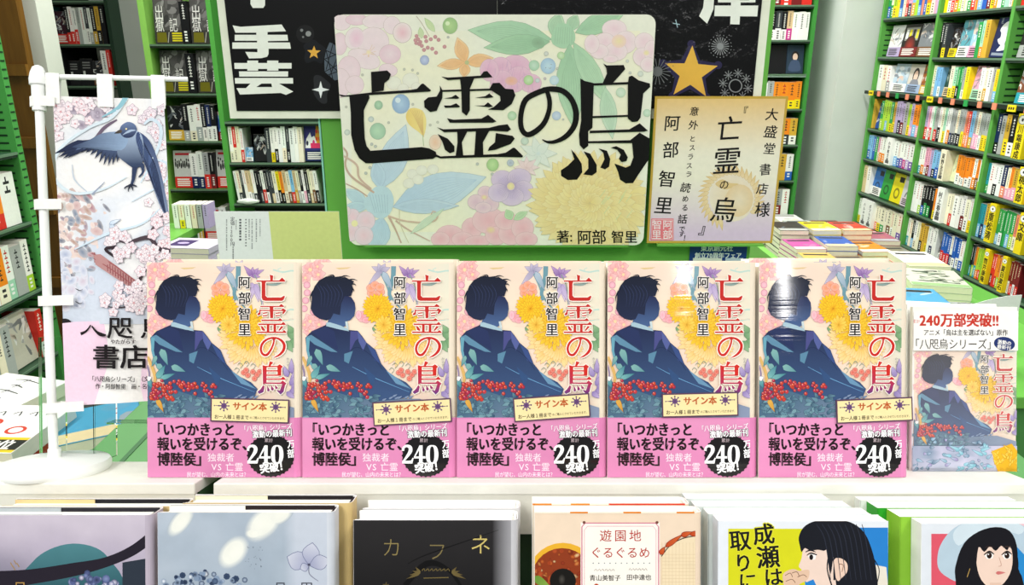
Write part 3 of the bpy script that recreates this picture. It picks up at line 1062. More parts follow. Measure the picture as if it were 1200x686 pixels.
# pink panel
F.poly([(76, 306), (130, 300), (560, 286), (560, 700), (60, 700)], lambda x, y: mix('#f2cfe2', '#efd3e4', y / 600))
ink = '#171214'
F.ribbon([(196, 312, 5), (178, 336, 8), (150, 350, 13), (128, 356, 5)], ink)
F.ribbon([(200, 316, 6), (218, 338, 9), (238, 350, 15), (258, 352, 6)], ink)
F.text('咫', 262, 322, 92, ink, bold=0.016, flip=-1, sx=1.12)
F.text('烏', 392, 322, 92, ink, bold=0.016, flip=-1, sx=1.1)
F.text('やたがらす', 276, 378, 20, '#3a2e34', flip=-1, bold=0.02)
F.text('書店', 202, 438, 100, ink, bold=0.022, flip=-1, sx=1.12, adv=1.0)
F.text('「八咫烏シリーズ」（文藝春', 190, 527, 24, ink, bold=0.015, flip=-1, sx=0.9)
F.text('作・阿部智里　画・名司', 216, 556, 23, ink, bold=0.015, flip=-1, sx=0.88)
F.build('cloth', MAT_CLOTH, flag)
m = Art(0.0)
m.surf = lambda x, z, e: wave(x, z, -0.0006)
m.clip = None
m.conv = lambda x, y: (x, y)
m.grid(fx0, fx1, fz0, fz1, 10, 20, lambda x, y: '#f1efec')
m.build('cloth_back', MAT_CLOTH, flag)
# hanging loops over the rod and the side tabs round the pole
for (xa, xb, ya, yb, yt) in ((54, 70, 84, 122, 0), (114, 132, 86, 126, 0), (177, 193, 88, 128, 0)):
    (x0, z1), (x1, _) = FF.px(xa, ya), FF.px(xb, ya)
    z0 = FF.px(xa, yb)[1]
    m = MB()
    zr = az_ + (ez_ - az_) * ((x0 + x1) / 2 / ex_)
    P = [(-0.0031, z0), (-0.0033, zr - 0.001), (-0.0022, zr + 0.0026), (0.0, zr + 0.0034), (0.0022, zr + 0.0026), (0.0033, zr - 0.001), (0.001, z0 + 0.004)]
    for i in range(len(P) - 1):
        m.face([Vector((x0, P[i][0], P[i][1])), Vector((x1, P[i][0], P[i][1])), Vector((x1, P[i + 1][0], P[i + 1][1])), Vector((x0, P[i + 1][0], P[i + 1][1]))], '#f6f6f0')
    m.build('hanging_loop', MAT_CLOTH, flag)
for (yc, xl, xr) in ((119, 30, 66), (240, 36, 74), (353, 46, 88), (478, 58, 100)):
    x0, z = FF.px(xl, yc)
    x1, _ = FF.px(xr, yc)
    h = 0.0045
    m = MB()
    P = [(x1, -0.0052), (0.003, -0.0052), (-0.004, -0.0048), (-0.0075, 0), (-0.004, 0.0048), (0.003, 0.005), (x1 * .8, 0.001)]
    for i in range(len(P) - 1):
        m.face([Vector((P[i][0], P[i][1], z - h)), Vector((P[i + 1][0], P[i + 1][1], z - h)), Vector((P[i + 1][0], P[i + 1][1], z + h)), Vector((P[i][0], P[i][1], z + h))], '#f3f3ec')
    m.build('side_tab', MAT_CLOTH, flag, smooth=True)

# ================================================================== advertising card at the right
cxy = TF.pz(1068, 552)
CF = Frame(TF.M @ Matrix.Translation((cxy[0], cxy[1], 0)))
cw = CF.px(1190, 552)[0]
chh = CF.px(1068, 360)[1]
card = thing('advert_card', 'printed card in clear holder standing right of the five flower-covered novels', 'sign', M=CF.M)
A = Art(0.0)
A.box(0, cw, 0, 0.004, 0.0, chh, '#f8f6ee')
A.clip = (0, cw, 0, chh)


def cc(x, y):
    return CF.px(1040 + x / 2.744, 330 + y / 2.744)


A.conv = cc
A.grid(60, 430, 100, 620, 6, 8, lambda x, y: mix('#f6f1e8', '#e3e0ea', (y - 150) / 600))
# the same picture printed paler and smaller
k_ = 0.86
ox, oz = cw * 0.03, cc(70, 232)[1]
rr_ = cw / BW
src = ca(0, 90)
cover_tf = lambda p: (ox + p[0] * 1.03 * rr_, oz + (p[1] - src[1]) * 0.98 * rr_)
n0 = len(A.f)
clip0 = A.clip
A.clip = (0, cw, 0, cc(0, 225)[1])
cover_art(A, cover_tf)
pale = hx('#f4f1f0')
for i in range(n0, len(A.c)):
    A.c[i] = [mix(c, pale, 0.10) for c in A.c[i]]
A.clip = clip0
A.conv = cc
A.poly([(60, 95), (430, 95), (430, 222), (60, 222)], '#fbf8f1')
A.text('累計', 76, 128, 13, '#c8382a', flip=-1)
A.text('240万部突破!!', 100, 124, 46, '#c8382a', bold=0.035, flip=-1, sx=0.9)
A.text('アニメ「烏は主を選ばない」原作', 112, 164, 21, '#3a3634', bold=0.015, flip=-1, sx=0.86)
A.text('「八咫烏シリーズ」', 68, 201, 36, '#2a2826', bold=0.0, flip=-1, sx=0.88, adv=0.98)
A.ell(372, 200, 34, 22, '#26366e', rot=8, n=24)
A.text('激動の', 350, 193, 15, '#f6f4ee', bold=0.02, flip=-1, rot=8)
A.text('最新刊', 348, 208, 15, '#f6f4ee', bold=0.02, flip=-1, rot=8)
A.grid(60, 430, 528, 622, 10, 5, lambda x, y: mix(mix('#7f95ac', '#c9c6dc', x / 420 + noise.noise(Vector((x / 50, y / 40, 0)))), '#e4dfe8', (y - 560) / 120))
for _ in range(46):
    x, y = random.uniform(66, 330), random.uniform(505, 605)
    A.petal(x, y, x + random.uniform(-30, 30), y + random.uniform(-16, 16), 11, random.choice(['#4f6f88', '#7fa9bc', '#9a86b4', '#6a8aa4']), '#b8c8dc', '#5a7488', 1)
A.poly([(330, 545), (395, 520), (425, 560), (425, 612), (350, 612)], '#eeb62a')
for _ in range(30):
    x, y = random.uniform(340, 420), random.uniform(540, 600)
    A.petal(x, y, x + random.uniform(-20, 20), y - 16, 7, '#f3c63a', '#f8dc6a', '#c98f1e', 1)
for _ in range(16):
    x, y = random.uniform(160, 320), random.uniform(520, 600)
    A.petal(x, y, x + random.uniform(-40, 40), y + random.uniform(-20, 20), 10, '#7fc0cc', '#b8d4e4', '#6a9ab0', 1)
A.text('この物語はここから始まります', 70, 590, 10, '#4a4a50', flip=-1) if False else None
A.build('printed_card', MAT_PRINT, card)
m = MB()
m.box(0.0, CF.px(1176, 371)[0], 0.010, 0.013, 0, CF.px(1068, 357)[1], '#fbfaf4')
m.build('backing_board', MAT_PAPER, card)
m = MB()
m.box(-0.001, cw + 0.001, -0.0030, -0.0012, 0, 0.003, '#ffffff')
m.box(-0.001, cw + 0.001, 0.0045, 0.0055, 0.0, chh * 0.98, '#ffffff')
m.build('clear_holder', MAT_CLEAR, card)

# ================================================================== lower step with the books in front
LF = Frame(tiltM(at(600, 606, 0.555)))      # y=0 fronts, z=0 a common top height, x in metres
LH = 0.188
LZ = -LH - 0.006
m = MB()
m.rbox(-0.62, 0.62, -0.03, 0.085, -0.012, 0, 0.002, '#e6e5da')
tag(m.build('lower_step', MAT_BOARD, M=LF.M @ Matrix.Translation((0, 0, LZ - 0.0001))), 'white lower display step carrying the large books in front', 'shelf')


def cover_box(name, x, y, ztop, W, T, H, art, spinecol, label, parts=True, inner='#fbfaf4', board=None, edge=None, hard=True, tilt=0, rough=None, pages='#faf8ee', group=None, leftspine=False, flapcol=None):
    """one standing book, art(A, conv) draws its cover; x,y in LF, ztop local"""
    H = ztop - LZ
    t = thing(name, label, 'book', M=LF.M @ Matrix.Translation((x, y, LZ)) @ Matrix.Rotation(radians(tilt), 4, 'Z'), group=group)
    A = Art(0.0)
    if hard:
        wrap(A, W, T, 0.005, 0.0007, 0, H, 0.0, spinecol, inner=inner)
        A.clip = (0.0002, W - 0.0052, 0, H)
    else:
        A.box(0, W, 0, 0.0005, 0, H, spinecol, top=inner)
        A.box(0, W, T - 0.0005, T, 0, H, spinecol, top=inner)
        A.box(-0.0003, 0.0006, 0, T, 0, H, spinecol, top=inner) if leftspine else A.box(W - 0.0005, W, 0, T, 0, H, spinecol, top=inner)
        A.clip = (0, W, 0, H)
    if art:
        fr = Frame(LF.M @ Matrix.Translation((x, y, LZ)))
        art(A, fr, W, H)
    A.build('jacket', rough or MAT_PRINT, t)
    m = MB()
    if hard:
        g = 0.0035
        m.box(0.002, W - 0.003, 0.0031, T - 0.0031, 0.002, H - g, pages)
        for k in range(1, 6):
            yy = 0.003 + (T - 0.006) * k / 6
            m.box(0.0018, W - 0.003, yy, yy + 0.0002, 0.002, H - g + 0.0002, '#e4dfd2')
        m.build('page_block', MAT_PAPER, t)
        m = MB()
        bc = board or '#1c1c1f'
        m.box(0.001, W - 0.004, 0.0009, 0.003, 0.001, H - 0.0008, bc)
        m.box(0.001, W - 0.004, T - 0.003, T - 0.0009, 0.001, H - 0.0008, bc)
        m.box(W - 0.0030, W - 0.0012, 0.005, T - 0.005, 0.001, H - 0.0008, bc)
        m.build('hard_cover', MAT_PAPER, t)
        # folded flap of the jacket lying over the board, lighter
        m = MB()
        m.box(0.0008, W * 0.52, 0.0030, 0.0034, 0.001, H - 0.0004, flapcol or inner)
        m.box(0.0008, W * 0.45, T - 0.0034, T - 0.0030, 0.001, H - 0.0004, flapcol or inner)
        m.build('jacket_flap', MAT_PRINT, t)
    else:
        m.box(0.0003, W - 0.0006, 0.0006, T - 0.0006, 0.0005, H - 0.0002, pages)
        for k in range(1, 4):
            yy = T * k / 4
            m.box(0.0002, W - 0.0006, yy, yy + 0.00015, 0.002, H - 0.0001, '#ece8dc')
        m.build('page_block', MAT_PAPER, t)
    return t


def span(xl, xr, yt):
    a, b = LF.px(xl, yt), LF.px(xr, yt)
    return a[0], b[0] - a[0], a[1]


# -- 1: mauve cover with teal dome and dark band (left edge of the frame)
def art1(A, fr, W, H):
    A.conv = lambda x, y: fr.px(x / 2.927, 540 + y / 2.927)
    A.grid(-140, 540, 150, 1100, 14, 20, lambda x, y: mix(mix('#c9bfcc', '#9a90a8', (y - 200) / 300 + noise.noise(Vector((x / 120, y / 120, 0))) * .3), '#3c4658', max(0, (y - 330) / 240 + (200 - x) / 700)))
    A.poly([(70, 427), (110, 350), (170, 305), (250, 285), (330, 300), (380, 345), (430, 440), (430, 700), (60, 700)], lambda x, y: mix('#4b7f86', '#2b555f', (y - 290) / 160), smooth=4)
    A.poly([(420, 350), (540, 330), (540, 800), (420, 800)], '#2c3440')
    A.ribbon([(520, 262, 36), (450, 312, 34), (360, 350, 34), (250, 375, 46), (100, 400, 52), (-60, 416, 70)], '#241f2a')
    rn = random.Random(2)
    for _ in range(60):
        x, y = rn.uniform(225, 400), rn.uniform(385, 470)
        if y < 385 + abs(x - 300) * .25:
            continue
        A.ell(x, y, rn.uniform(7, 14), None, rn.choice(['#7f8cb4', '#b3b8d4', '#2c3350', '#55608c', '#d6d2e4']), rn.choice(['#3a4468', '#55608c']), n=8)
    A.text('日', 46, 436, 46, '#b08a4a', flip=-1)
    for (x, y) in ((36, 350), (48, 342), (58, 352), (44, 362)):
        A.ribbon([(x, y, 3), (x + 8, y + 14, 3)], '#a3824a')


x, W, z = span(-48, 178, 604)
cover_box('mauve_novel', x, 0, z, W, 0.022, LH, art1, '#b9aebc', 'large book with mauve cover and teal dome, cut by the left frame edge', board='#26242a', inner='#f3efe8', flapcol='#a9b0b4')
x2, W2, z2 = span(-30, 198, 594)
cover_box('mauve_novel', x + 0.013, 0.0235, z - 0.0005, W, 0.022, LH, None, '#d9bf86', 'copy behind the mauve book at the left, tan spine showing', board='#1d1c20', inner='#f3efe8', flapcol='#dcc48e')


# -- 2: pale blue cover with petal
def art2(A, fr, W, H):
    A.conv = lambda x, y: fr.px(x / 2.927, 540 + y / 2.927)
    A.grid(530, 1150, 160, 1100, 14, 18, lambda x, y: mix('#b4bfcb', '#9dabb9', 0.5 + noise.noise(Vector((x / 160, y / 130, 3))) + (y - 300) / 900) if x < 1000 else mix('#c6cdd8', '#bcc4d2', (y - 200) / 300))
    for k in range(6):
      for (cx, cy, rx, ry, rot) in ((905, 215, 62, 38, -45), (800, 315, 52, 34, -50), (620, 210, 50, 24, -50), (870, 250, 24, 16, 0), (960, 190, 40, 22, -30)):
            q = 1.3 - k * 0.09
            A.ell(cx, cy, rx * q, ry * q, mix('#f1f1e6', '#aab6c2', (5 - k) * .17), mix('#f1f1e6', '#aab6c2', (5.6 - k) * .17), rot=rot, n=24)
    for (x1, y1, w) in ((985, 330, 66), (1072, 282, 60), (1130, 340, 52), (1030, 372, 30)):
        A.petal(1060, 360, x1, y1, w, '#9a9ebc', '#cdd0dc', '#6f7596', 2, tip=1.1)
    A.ell(1060, 358, 5, None, '#4a4c60')
    A.ribbon([(1060, 360, 3), (1062, 390, 3), (1092, 414, 2)], '#7a7c90')
    rn = random.Random(4)
    for _ in range(22):
        A.ell(rn.uniform(840, 900), rn.uniform(290, 380), rn.uniform(1, 2.2), None, '#6f7884', n=6, up=0)
    A.up()
    for _ in range(130):
        x, y = rn.uniform(560, 850), rn.uniform(366, 520)
        if y < 380 + ((x - 705) / 145) ** 2 * 30:
            continue
        A.ell(x, y, rn.uniform(6, 12), None, rn.choice(['#2b3950', '#5a6f8c', '#aab8ca', '#e8ecf0', '#1f2a3e', '#7f93ac']), rn.choice(['#3a4a66', '#8597b0']), n=7)
    A.text('日', 940, 436, 44, '#3b3e48', flip=-1)
    A.text('円', 1030, 436, 44, '#3b3e48', flip=-1)


x, W, z = span(184.5, 391, 601)
cover_box('pale_blue_novel', x, 0, z, W, 0.021, LH, art2, '#cfd4dc', 'large book with grey-blue cover, light flecks and a dried petal', board='#231a1c', inner='#f7f6f2', flapcol='#f3efe2')
cover_box('pale_blue_novel', x + 0.0085, 0.0235, z, W, 0.024, LH, None, '#d3b97e', 'copy behind the grey-blue book with the petal, gold-edged spine showing', board='#1e191a', inner='#f7f6f2', flapcol='#ebe3c0')


# -- 3: black book with gold katakana
def art3(A, fr, W, H):
    A.conv = lambda x, y: fr.px(390 + x / 2.727, 540 + y / 2.727)
    A.grid(60, 600, 170, 1100, 12, 14, lambda x, y: mix('#2a2829', '#161516', (y - 200) / 260) if x < 530 else mix('#5a585c', '#bdbcc0', (x - 530) / 60))
    g = '#b39b58'
    A.text('カ', 155, 278, 66, '#8a7a4c', flip=-1, bold=-0.012)
    A.text('フ', 300, 290, 66, '#7a6d46', flip=-1, bold=-0.012)
    A.text('ネ', 437, 268, 70, '#cdb96c', flip=-1, bold=-0.006)
    A.ribbon([(240, 330, 2), (290, 305, 3), (390, 270, 3), (530, 222, 1)], '#0c0b0c')
    A.ribbon([(230, 400, 16), (300, 330, 20), (370, 350, 12), (420, 420, 10)], '#0d0c0d')
    for sx_ in (-1, 1):
        for k in range(4):
            A.petal(330 + sx_ * 50, 360, 330 + sx_ * (66 + k * 10), 340 + k * 13, 9, '#6f6038', '#5a4d2e')
    for i in range(7):
        A.ribbon([(285 + i * 13, 352, 3), (291 + i * 13, 346, 2), (295 + i * 13, 354, 3)], '#6f6038', up=0)
    A.up()
    A.ribbon([(290, 376, 3), (370, 374, 3)], '#6f6038')
    A.text('も', 155, 405, 40, '#5a4e30', flip=-1)


x, W, z = span(414, 607, 610)
cover_box('black_novel', x, 0, z, W, 0.024, LH, art3, '#c9c8cb', 'black book with thin gold katakana title standing in the lower front row', board='#f1efe9', inner='#fbfaf6')
cover_box('black_novel', x + 0.002, 0.0255, z + 0.001, W, 0.022, LH, None, '#d8d7d6', 'white-topped copy right behind the black book with gold title', board='#f6f4ee', inner='#fbfaf6')


# -- 4: cream cookery anthology
def art4(A, fr, W, H):
    A.conv = lambda x, y: fr.px(390 + x / 2.727, 540 + y / 2.727)
    A.grid(636, 1190, 140, 1100, 6, 8, lambda x, y: '#f0d9bf')
    for a, b in ((660, 715), (790, 830), (905, 970), (1060, 1110)):
        A.poly([(a, 158), (b, 157), (b, 163), (a, 164)], '#e58a2a')
    # bowl of red-brown stew at the left
    A.ell(735, 375, 112, 112, '#e9b030', n=28)
    A.ell(733, 378, 98, 98, '#8e3a1c', n=28)
    rn = random.Random(9)
    for _ in range(90):
        a, r = rn.uniform(0, 6.3), 92 * rn.random() ** .5
        A.ell(733 + r * cos(a), 376 + r * sin(a), rn.uniform(5, 15), rn.uniform(4, 9), rn.choice(['#b5502a', '#7a2c16', '#d08a4a', '#c46a30', '#e8c890', '#9a3a20']), rn.choice(['#7a2c16', '#a8461f']), rot=rn.uniform(0, 180), n=8)
    A.ell(735, 385, 42, 40, '#171512', n=20)
    A.ell(732, 380, 12, 18, '#4a4640', '#171512', n=12)
    A.petal(640, 370, 705, 415, 26, '#5f8a34', '#8fb04a')
    A.poly([(792, 198), (1045, 198), (1045, 700), (792, 700)], '#fbf5ea')
    for (a, b, ins, wd, c) in ((796, 1041, 0, 4, '#d6899a'), (804, 1033, 10, 2, '#e4aab4')):
        y0 = 200 + ins
        A.ribbon([(a + 10, y0), (b - 10, y0), (b, y0 + 12), (b, 900), (a, 900), (a, y0 + 12)], c, wd, sub=1, closed=True)
    for xx in (803, 1036):
        A.ell(xx, 198, 5, None, '#7a4a40', n=8)
    A.text('遊園地', 852, 240, 40, '#b5342c', flip=-1, adv=1.18, bold=0.004)
    A.text('ぐるぐるめ', 822, 294, 38, '#b5342c', flip=-1, adv=1.02, bold=0.004)
    for k in range(11):
        A.ell(832 + k * 18, 328, 2, None, '#4a6a78', n=6, up=0)
    A.up()
    for i in range(6):
        A.ribbon([(836 + i * 11, 352, 1.5), (841 + i * 11, 347, 1), (845 + i * 11, 353, 1.5)], '#7a6a60', up=0)
        A.ribbon([(946 + i * 10, 350, 1.5), (950 + i * 10, 345, 1), (954 + i * 10, 351, 1.5)], '#7a6a60', up=0)
    A.up()
    A.text('青山美智子', 820, 375, 20, '#2c2622', flip=-1, bold=0.01)
    A.text('田中達也', 938, 373, 20, '#2c2622', flip=-1, bold=0.01)
    A.ell(842, 402, 9, None, '#c44a2c', n=10)
    # biscuit arch with grid and red beans
    A.poly([(1050, 700), (1050, 305), (1075, 275), (1110, 252), (1150, 242), (1192, 240), (1192, 700)], '#f0dcb8')
    for k in range(14):
        A.ribbon([(1052 + k * 11, 262, 1), (1052 + k * 11, 640, 1)], '#dcc296', sub=1, up=0)
    for k in range(30):
        A.ribbon([(1052, 300 + k * 11, 1), (1190, 300 + k * 11, 1)], '#dcc296', sub=1, up=0)
    A.up()
    A.ribbon([(1050, 306, 3), (1075, 274, 3), (1110, 252, 3), (1150, 242, 3), (1192, 240, 3)], '#3a2a22')
    for (a, b, c, d) in ((1046, 300, 1060, 276), (1062, 276, 1118, 236), (1112, 240, 1150, 228), (1140, 236, 1190, 228)):
        A.petal(a, b, c, d, 16, '#c0441f', '#d86a34', '#8e2c14', 2, tip=0.6)


def tab_stripes(t, W, T, H, cols):
    m = MB()
    n = len(cols)
    for i, c in enumerate(cols):
        m.box(W * i / n, W * (i + 1) / n, -0.0002, 0.0012, H - 0.0006, H + 0.0003, c)
    m.build('patterned_edge', MAT_PRINT, t)


x, W, z = span(626.5, 823, 601)
OS = ['#e2872a', '#f6ecd8', '#f6ecd8', '#e2872a', '#f6ecd8', '#f6ecd8', '#e2872a', '#f6ecd8', '#f6ecd8']
t = cover_box('cream_cookery_novel', x, 0, z, W, 0.016, LH, art4, '#f0d9bf', 'cream book with food pictures and red title on a framed label', board='#f4efe2', inner='#fdfbf4')
tab_stripes(t, W - 0.006, 0.016, z - LZ, OS[::-1])
t = cover_box('cream_cookery_novel', x - 0.001, 0.0172, z + 0.001, W - 0.004, 0.020, LH, None, '#e9dcc4', 'copy behind the cream food book, orange and red edge on top', board='#f4efe2', inner='#fdfbf4')
tab_stripes(t, W - 0.008, 0.02, z + 0.001 - LZ, ['#e2872a', '#f6ecd8', '#e2872a', '#f6ecd8', '#d83a24', '#d83a24', '#d83a24', '#d83a24'])


# -- 5: woman in profile on yellow and blue
def art5(A, fr, W, H):
    A.conv = lambda x, y: fr.px(800 + x / 3, 540 + y / 3)
    A.grid(120, 730, 200, 1200, 4, 8, lambda x, y: '#e9edf2')
    A.poly([(160, 240), (430, 240), (430, 900), (160, 900)], '#d9d81f')
    A.poly([(430, 236), (722, 236), (722, 900), (430, 900)], '#2a83cf')
    A.poly([(540, 400), (640, 360), (716, 375), (722, 440), (722, 900), (500, 900)], '#eae2d2')
    # face, hand, hair
    skin = '#f0d6c6'
    A.poly([(440, 300), (424, 310), (418, 345), (408, 372), (418, 384), (414, 398), (420, 412), (436, 428), (470, 440), (480, 700), (560, 700), (600, 400), (560, 320), (480, 280)], skin, smooth=3)
    A.poly([(352, 402), (372, 386), (392, 382), (410, 388), (440, 384), (446, 396), (438, 420), (410, 436), (396, 460), (366, 460), (356, 440)], '#e6c2a6', smooth=3)
    for p in (((360, 405), (378, 396), (386, 410)), ((384, 396), (402, 392), (410, 408)), ((362, 425), (384, 418), (396, 430)), ((404, 410), (424, 402), (436, 410))):
        A.ribbon([q + (2.5,) for q in p], '#8a6a56')
    A.ribbon([(432, 322, 3), (448, 316, 5), (468, 322, 2)], '#1f1c1c')
    A.poly([(440, 336), (452, 328), (470, 332), (466, 348), (450, 350)], '#f8f6f2')
    A.ell(452, 340, 7, 10, '#1f1a1a', n=12)
    A.ribbon([(436, 334, 2), (450, 326, 5), (472, 332, 4)], '#151214')
    A.poly([(412, 300), (408, 270), (424, 236), (456, 216), (500, 208), (560, 210), (604, 224), (640, 256), (664, 310), (680, 380), (690, 500), (694, 700), (540, 700), (540, 440), (530, 420), (530, 340), (520, 400), (508, 320), (496, 318), (474, 314), (450, 318), (430, 308), (418, 322)], '#181a22', smooth=3)
    A.poly([(532, 350), (556, 344), (578, 362), (578, 392), (560, 412), (546, 424), (536, 404)], '#ecccb8', smooth=3)
    A.ribbon([(548, 364, 3), (564, 368, 3), (560, 392, 2)], '#9a7058')
    for k in range(9):
        A.ribbon([(470 + k * 20, 224, 2), (500 + k * 18, 280, 3), (520 + k * 18, 420, 2)], '#2c303e')
    A.ribbon([(516, 320, 5), (508, 380, 4), (524, 440, 5)], '#181a22')
    A.ribbon([(660, 330, 4), (690, 380, 3), (684, 430, 3)], '#181a22')
    for st, x, y, s_ in (('成', 246, 262, 78), ('瀬', 258, 342, 84), ('は', 284, 412, 70), ('取', 163, 284, 78), ('り', 178, 362, 70), ('に', 194, 428, 70)):
        otext(A, st, x, y, s_, '#1a1a1a', '#e6e23a', bold=0.02, ob=0.06, flip=-1, rot=-5)


x, W, z = span(842, 1041, 611)
cols = ['#d9dde2', '#e9ebee', '#cfd6dc']
cover_box('yellow_blue_paperback', x, 0, z, W, 0.0153, LH, art5, '#d6dde6', 'paperback with black-haired woman in profile on yellow and blue cover', hard=False, pages='#fbfaf2', leftspine=True)
for k, (dx, dz) in enumerate(((-0.0035, 0.0005), (-0.0095, 0.0015), (-0.013, 0.003))):
    cover_box('yellow_blue_paperback', x + dx, 0.0157 * (k + 1), z + dz, W - (0.002, 0.004, 0.011)[k], 0.0152, LH, None, '#cfd8d4', ['second', 'third', 'fourth'][k] + ' copy back in the white-topped stack behind the yellow and blue paperback', hard=False, pages='#fdfcf4', leftspine=True)


# -- 6: woman with pale hat
def art6(A, fr, W, H):
    A.conv = lambda x, y: fr.px(800 + x / 3, 540 + y / 3)
    A.grid(830, 1500, 200, 1200, 4, 8, lambda x, y: '#e3e8ee')
    A.poly([(874, 258), (1150, 258), (1150, 900), (874, 900)], '#e0586a')
    A.poly([(1150, 258), (1480, 258), (1480, 900), (1150, 900)], '#2c8ccf')
    A.poly([(1000, 215), (1300, 205), (1300, 230), (960, 236)], '#ecc6cc')
    A.poly([(895, 350), (905, 300), (940, 250), (985, 222), (1060, 208), (1150, 212), (1210, 240), (1250, 300), (1240, 380), (1200, 330), (1100, 240), (1040, 270), (1000, 330), (970, 420), (930, 410), (902, 385)], '#b9cedb', smooth=3)
    A.poly([(985, 222), (1060, 208), (1150, 212), (1200, 236), (1180, 260), (1100, 234), (1020, 262), (970, 300), (950, 260)], '#d3e2ea', smooth=3)
    A.poly([(1000, 700), (960, 430), (962, 360), (990, 290), (1040, 250), (1100, 234), (1150, 248), (1175, 300), (1180, 380), (1200, 440), (1230, 700)], '#16151b', smooth=3)
    A.poly([(1034, 320), (1050, 300), (1110, 295), (1150, 300), (1160, 350), (1150, 400), (1120, 440), (1085, 450), (1050, 420), (1034, 370)], '#f1d4c2', smooth=3)
    A.poly([(1080, 430), (1120, 430), (1130, 700), (1060, 700)], '#e8c5b0')
    A.poly([(1020, 310), (1050, 262), (1100, 240), (1150, 262), (1168, 316), (1150, 302), (1140, 316), (1120, 300), (1100, 318), (1080, 302), (1060, 322), (1040, 305), (1030, 380), (1018, 380)], '#16151b', smooth=3)
    for cx in (1078, 1140):
        A.poly([(cx - 17, 334), (cx, 322), (cx + 15, 330), (cx + 12, 344), (cx - 8, 347)], '#f7f3ee')
        A.ell(cx, 334, 9, 11, '#3a2418', '#120c0c', n=12)
        A.ell(cx - 3, 330, 2.5, None, '#ffffff', n=6)
        A.ribbon([(cx - 19, 332, 3), (cx, 320, 6), (cx + 17, 330, 3)], '#17110f')
        A.ribbon([(cx - 14, 306, 2), (cx, 302, 4), (cx + 14, 306, 2)], '#3a2a26')
    A.ribbon([(1112, 340, 1.5), (1120, 368, 2), (1110, 372, 1.5)], '#c0917a')
    A.petal(1100, 396, 1136, 394, 12, '#cf6a68', '#d98480')
    A.ribbon([(1018, 300, 6), (1006, 360, 5), (1020, 440, 6), (1040, 500, 6)], '#16151b')
    A.ribbon([(1165, 300, 6), (1178, 360, 5), (1172, 440, 6)], '#16151b')
    A.ribbon([(1010, 380, 2), (1000, 410, 2)], '#c9a45a')


x, W, z = span(1080, 1280, 614)
cover_box('hat_girl_paperback', x, 0, z, W, 0.014, LH, art6, '#f1f1ec', 'paperback showing a woman in a pale hat, cut by the right frame edge', hard=False, pages='#fbfaf2', leftspine=True)
cover_box('hat_girl_paperback', x - 0.0085, 0.0146, z + 0.0005, W, 0.020, LH, None, '#8fc63a', 'lime-sided paperback second in the stack behind the woman in a hat', hard=False, pages='#fdfcf4', leftspine=True)
cover_box('hat_girl_paperback', x - 0.0155, 0.0352, z + 0.001, W, 0.018, LH, None, '#2fa32c', 'green-sided paperback at the back of the stack behind the woman in a hat', hard=False, pages='#fdfcf4', leftspine=True)
cover_box('hat_girl_paperback', x - 0.021, 0.0536, z + 0.002, W, 0.009, LH, None, '#e9ece4', 'white-topped paperback last in the stack under the advert card', hard=False, pages='#fdfcf4', leftspine=True)

# ================================================================== green end panel with poster and hand-lettered sign
PYN = 1.50
def vfront(px, py, Y):
    p = onY(px, py, Y)
    return p.x, p.z


pl, pr = onY(380, 200, PYN).x, onY(899, 100, PYN).x
ztop = 2.15
m = MB()
m.box(0, pr - pl, 0, 0.36, 0, ztop, GREEN2)
endp = thing('green_end_panel', 'green end panel of a bookcase behind the hand-lettered sign', 'panel', loc=(pl, PYN, 0))
m.build('panel', MAT_PAINT, endp, bevel=0.002)
m = MB()
m.box(-0.004, -0.0005, -0.001, 0.36, 0.2, ztop, '#8fd0bc')
m.build('edge_strip', MAT_PAINT, endp)

# poster in two sheets on a cream backing board
BY = PYN - 0.012
BF = Frame(Matrix.Translation((0, BY, 0)))
bl, br = onY(262, 60, BY).x, onY(896, 60, BY).x
bb = onY(500, 139, BY).z
m = MB()
m.box(bl - 0.002, br + 0.002, BY, BY + 0.011, bb, 2.1, '#e9ecd8')
tag(m.build('backing_board', MAT_BOARD), 'cream backing board edging the black poster behind the sign', 'board')
m = Art(BY - 0.002)
k0 = '#0b0b0c'
lx0, lx1 = onY(270, 60, BY).x, onY(583, 20, BY).x
rx1 = onY(887, 60, BY).x
zb = onY(500, 130, BY).z
m.box(lx0, lx1 - 0.001, BY - 0.002, BY - 0.0002, zb, 2.08, k0)
b1 = lambda x, y: BF.px(260 + x / 4.9, y / 4.9)
m.conv = b1
w_ = '#eef1e6'
for pg in ([(64, 146), (110, 154), (345, 141), (370, 180), (264, 184), (264, 200), (378, 200), (382, 234), (266, 236), (266, 244), (392, 244), (398, 280), (270, 280), (270, 310), (262, 326), (230, 334), (158, 336), (136, 298), (206, 300), (206, 280), (62, 280), (62, 244), (204, 244), (204, 234), (76, 234), (76, 200), (200, 200), (200, 188), (80, 188)],
           [(73, 362), (148, 362), (148, 348), (210, 348), (210, 362), (262, 362), (262, 348), (326, 348), (326, 362), (402, 362), (402, 394), (326, 394), (326, 406), (262, 406), (262, 396), (210, 396), (210, 406), (148, 406), (148, 396), (75, 396)],
           [(100, 410), (382, 410), (382, 440), (102, 440)], [(76, 448), (410, 448), (411, 480), (78, 480)],
           [(166, 480), (230, 480), (200, 500), (290, 500), (286, 480), (330, 480), (412, 526), (370, 545), (340, 534), (106, 543), (86, 506), (140, 506)],
           [(168, -40), (250, -40), (250, 30), (240, 46), (180, 46), (166, 24)]):
    m.poly(pg, w_, up=0)
m.up()


def star(A, cx, cy, r, q, col, rot=-90, n=5, up=1):
    pts = []
    for i in range(2 * n):
        a = radians(rot + 180 * i / n)
        rr = r if i % 2 == 0 else r * q
        pts.append((cx + rr * cos(a), cy + rr * sin(a)))
    A.poly(pts, col, up=up)


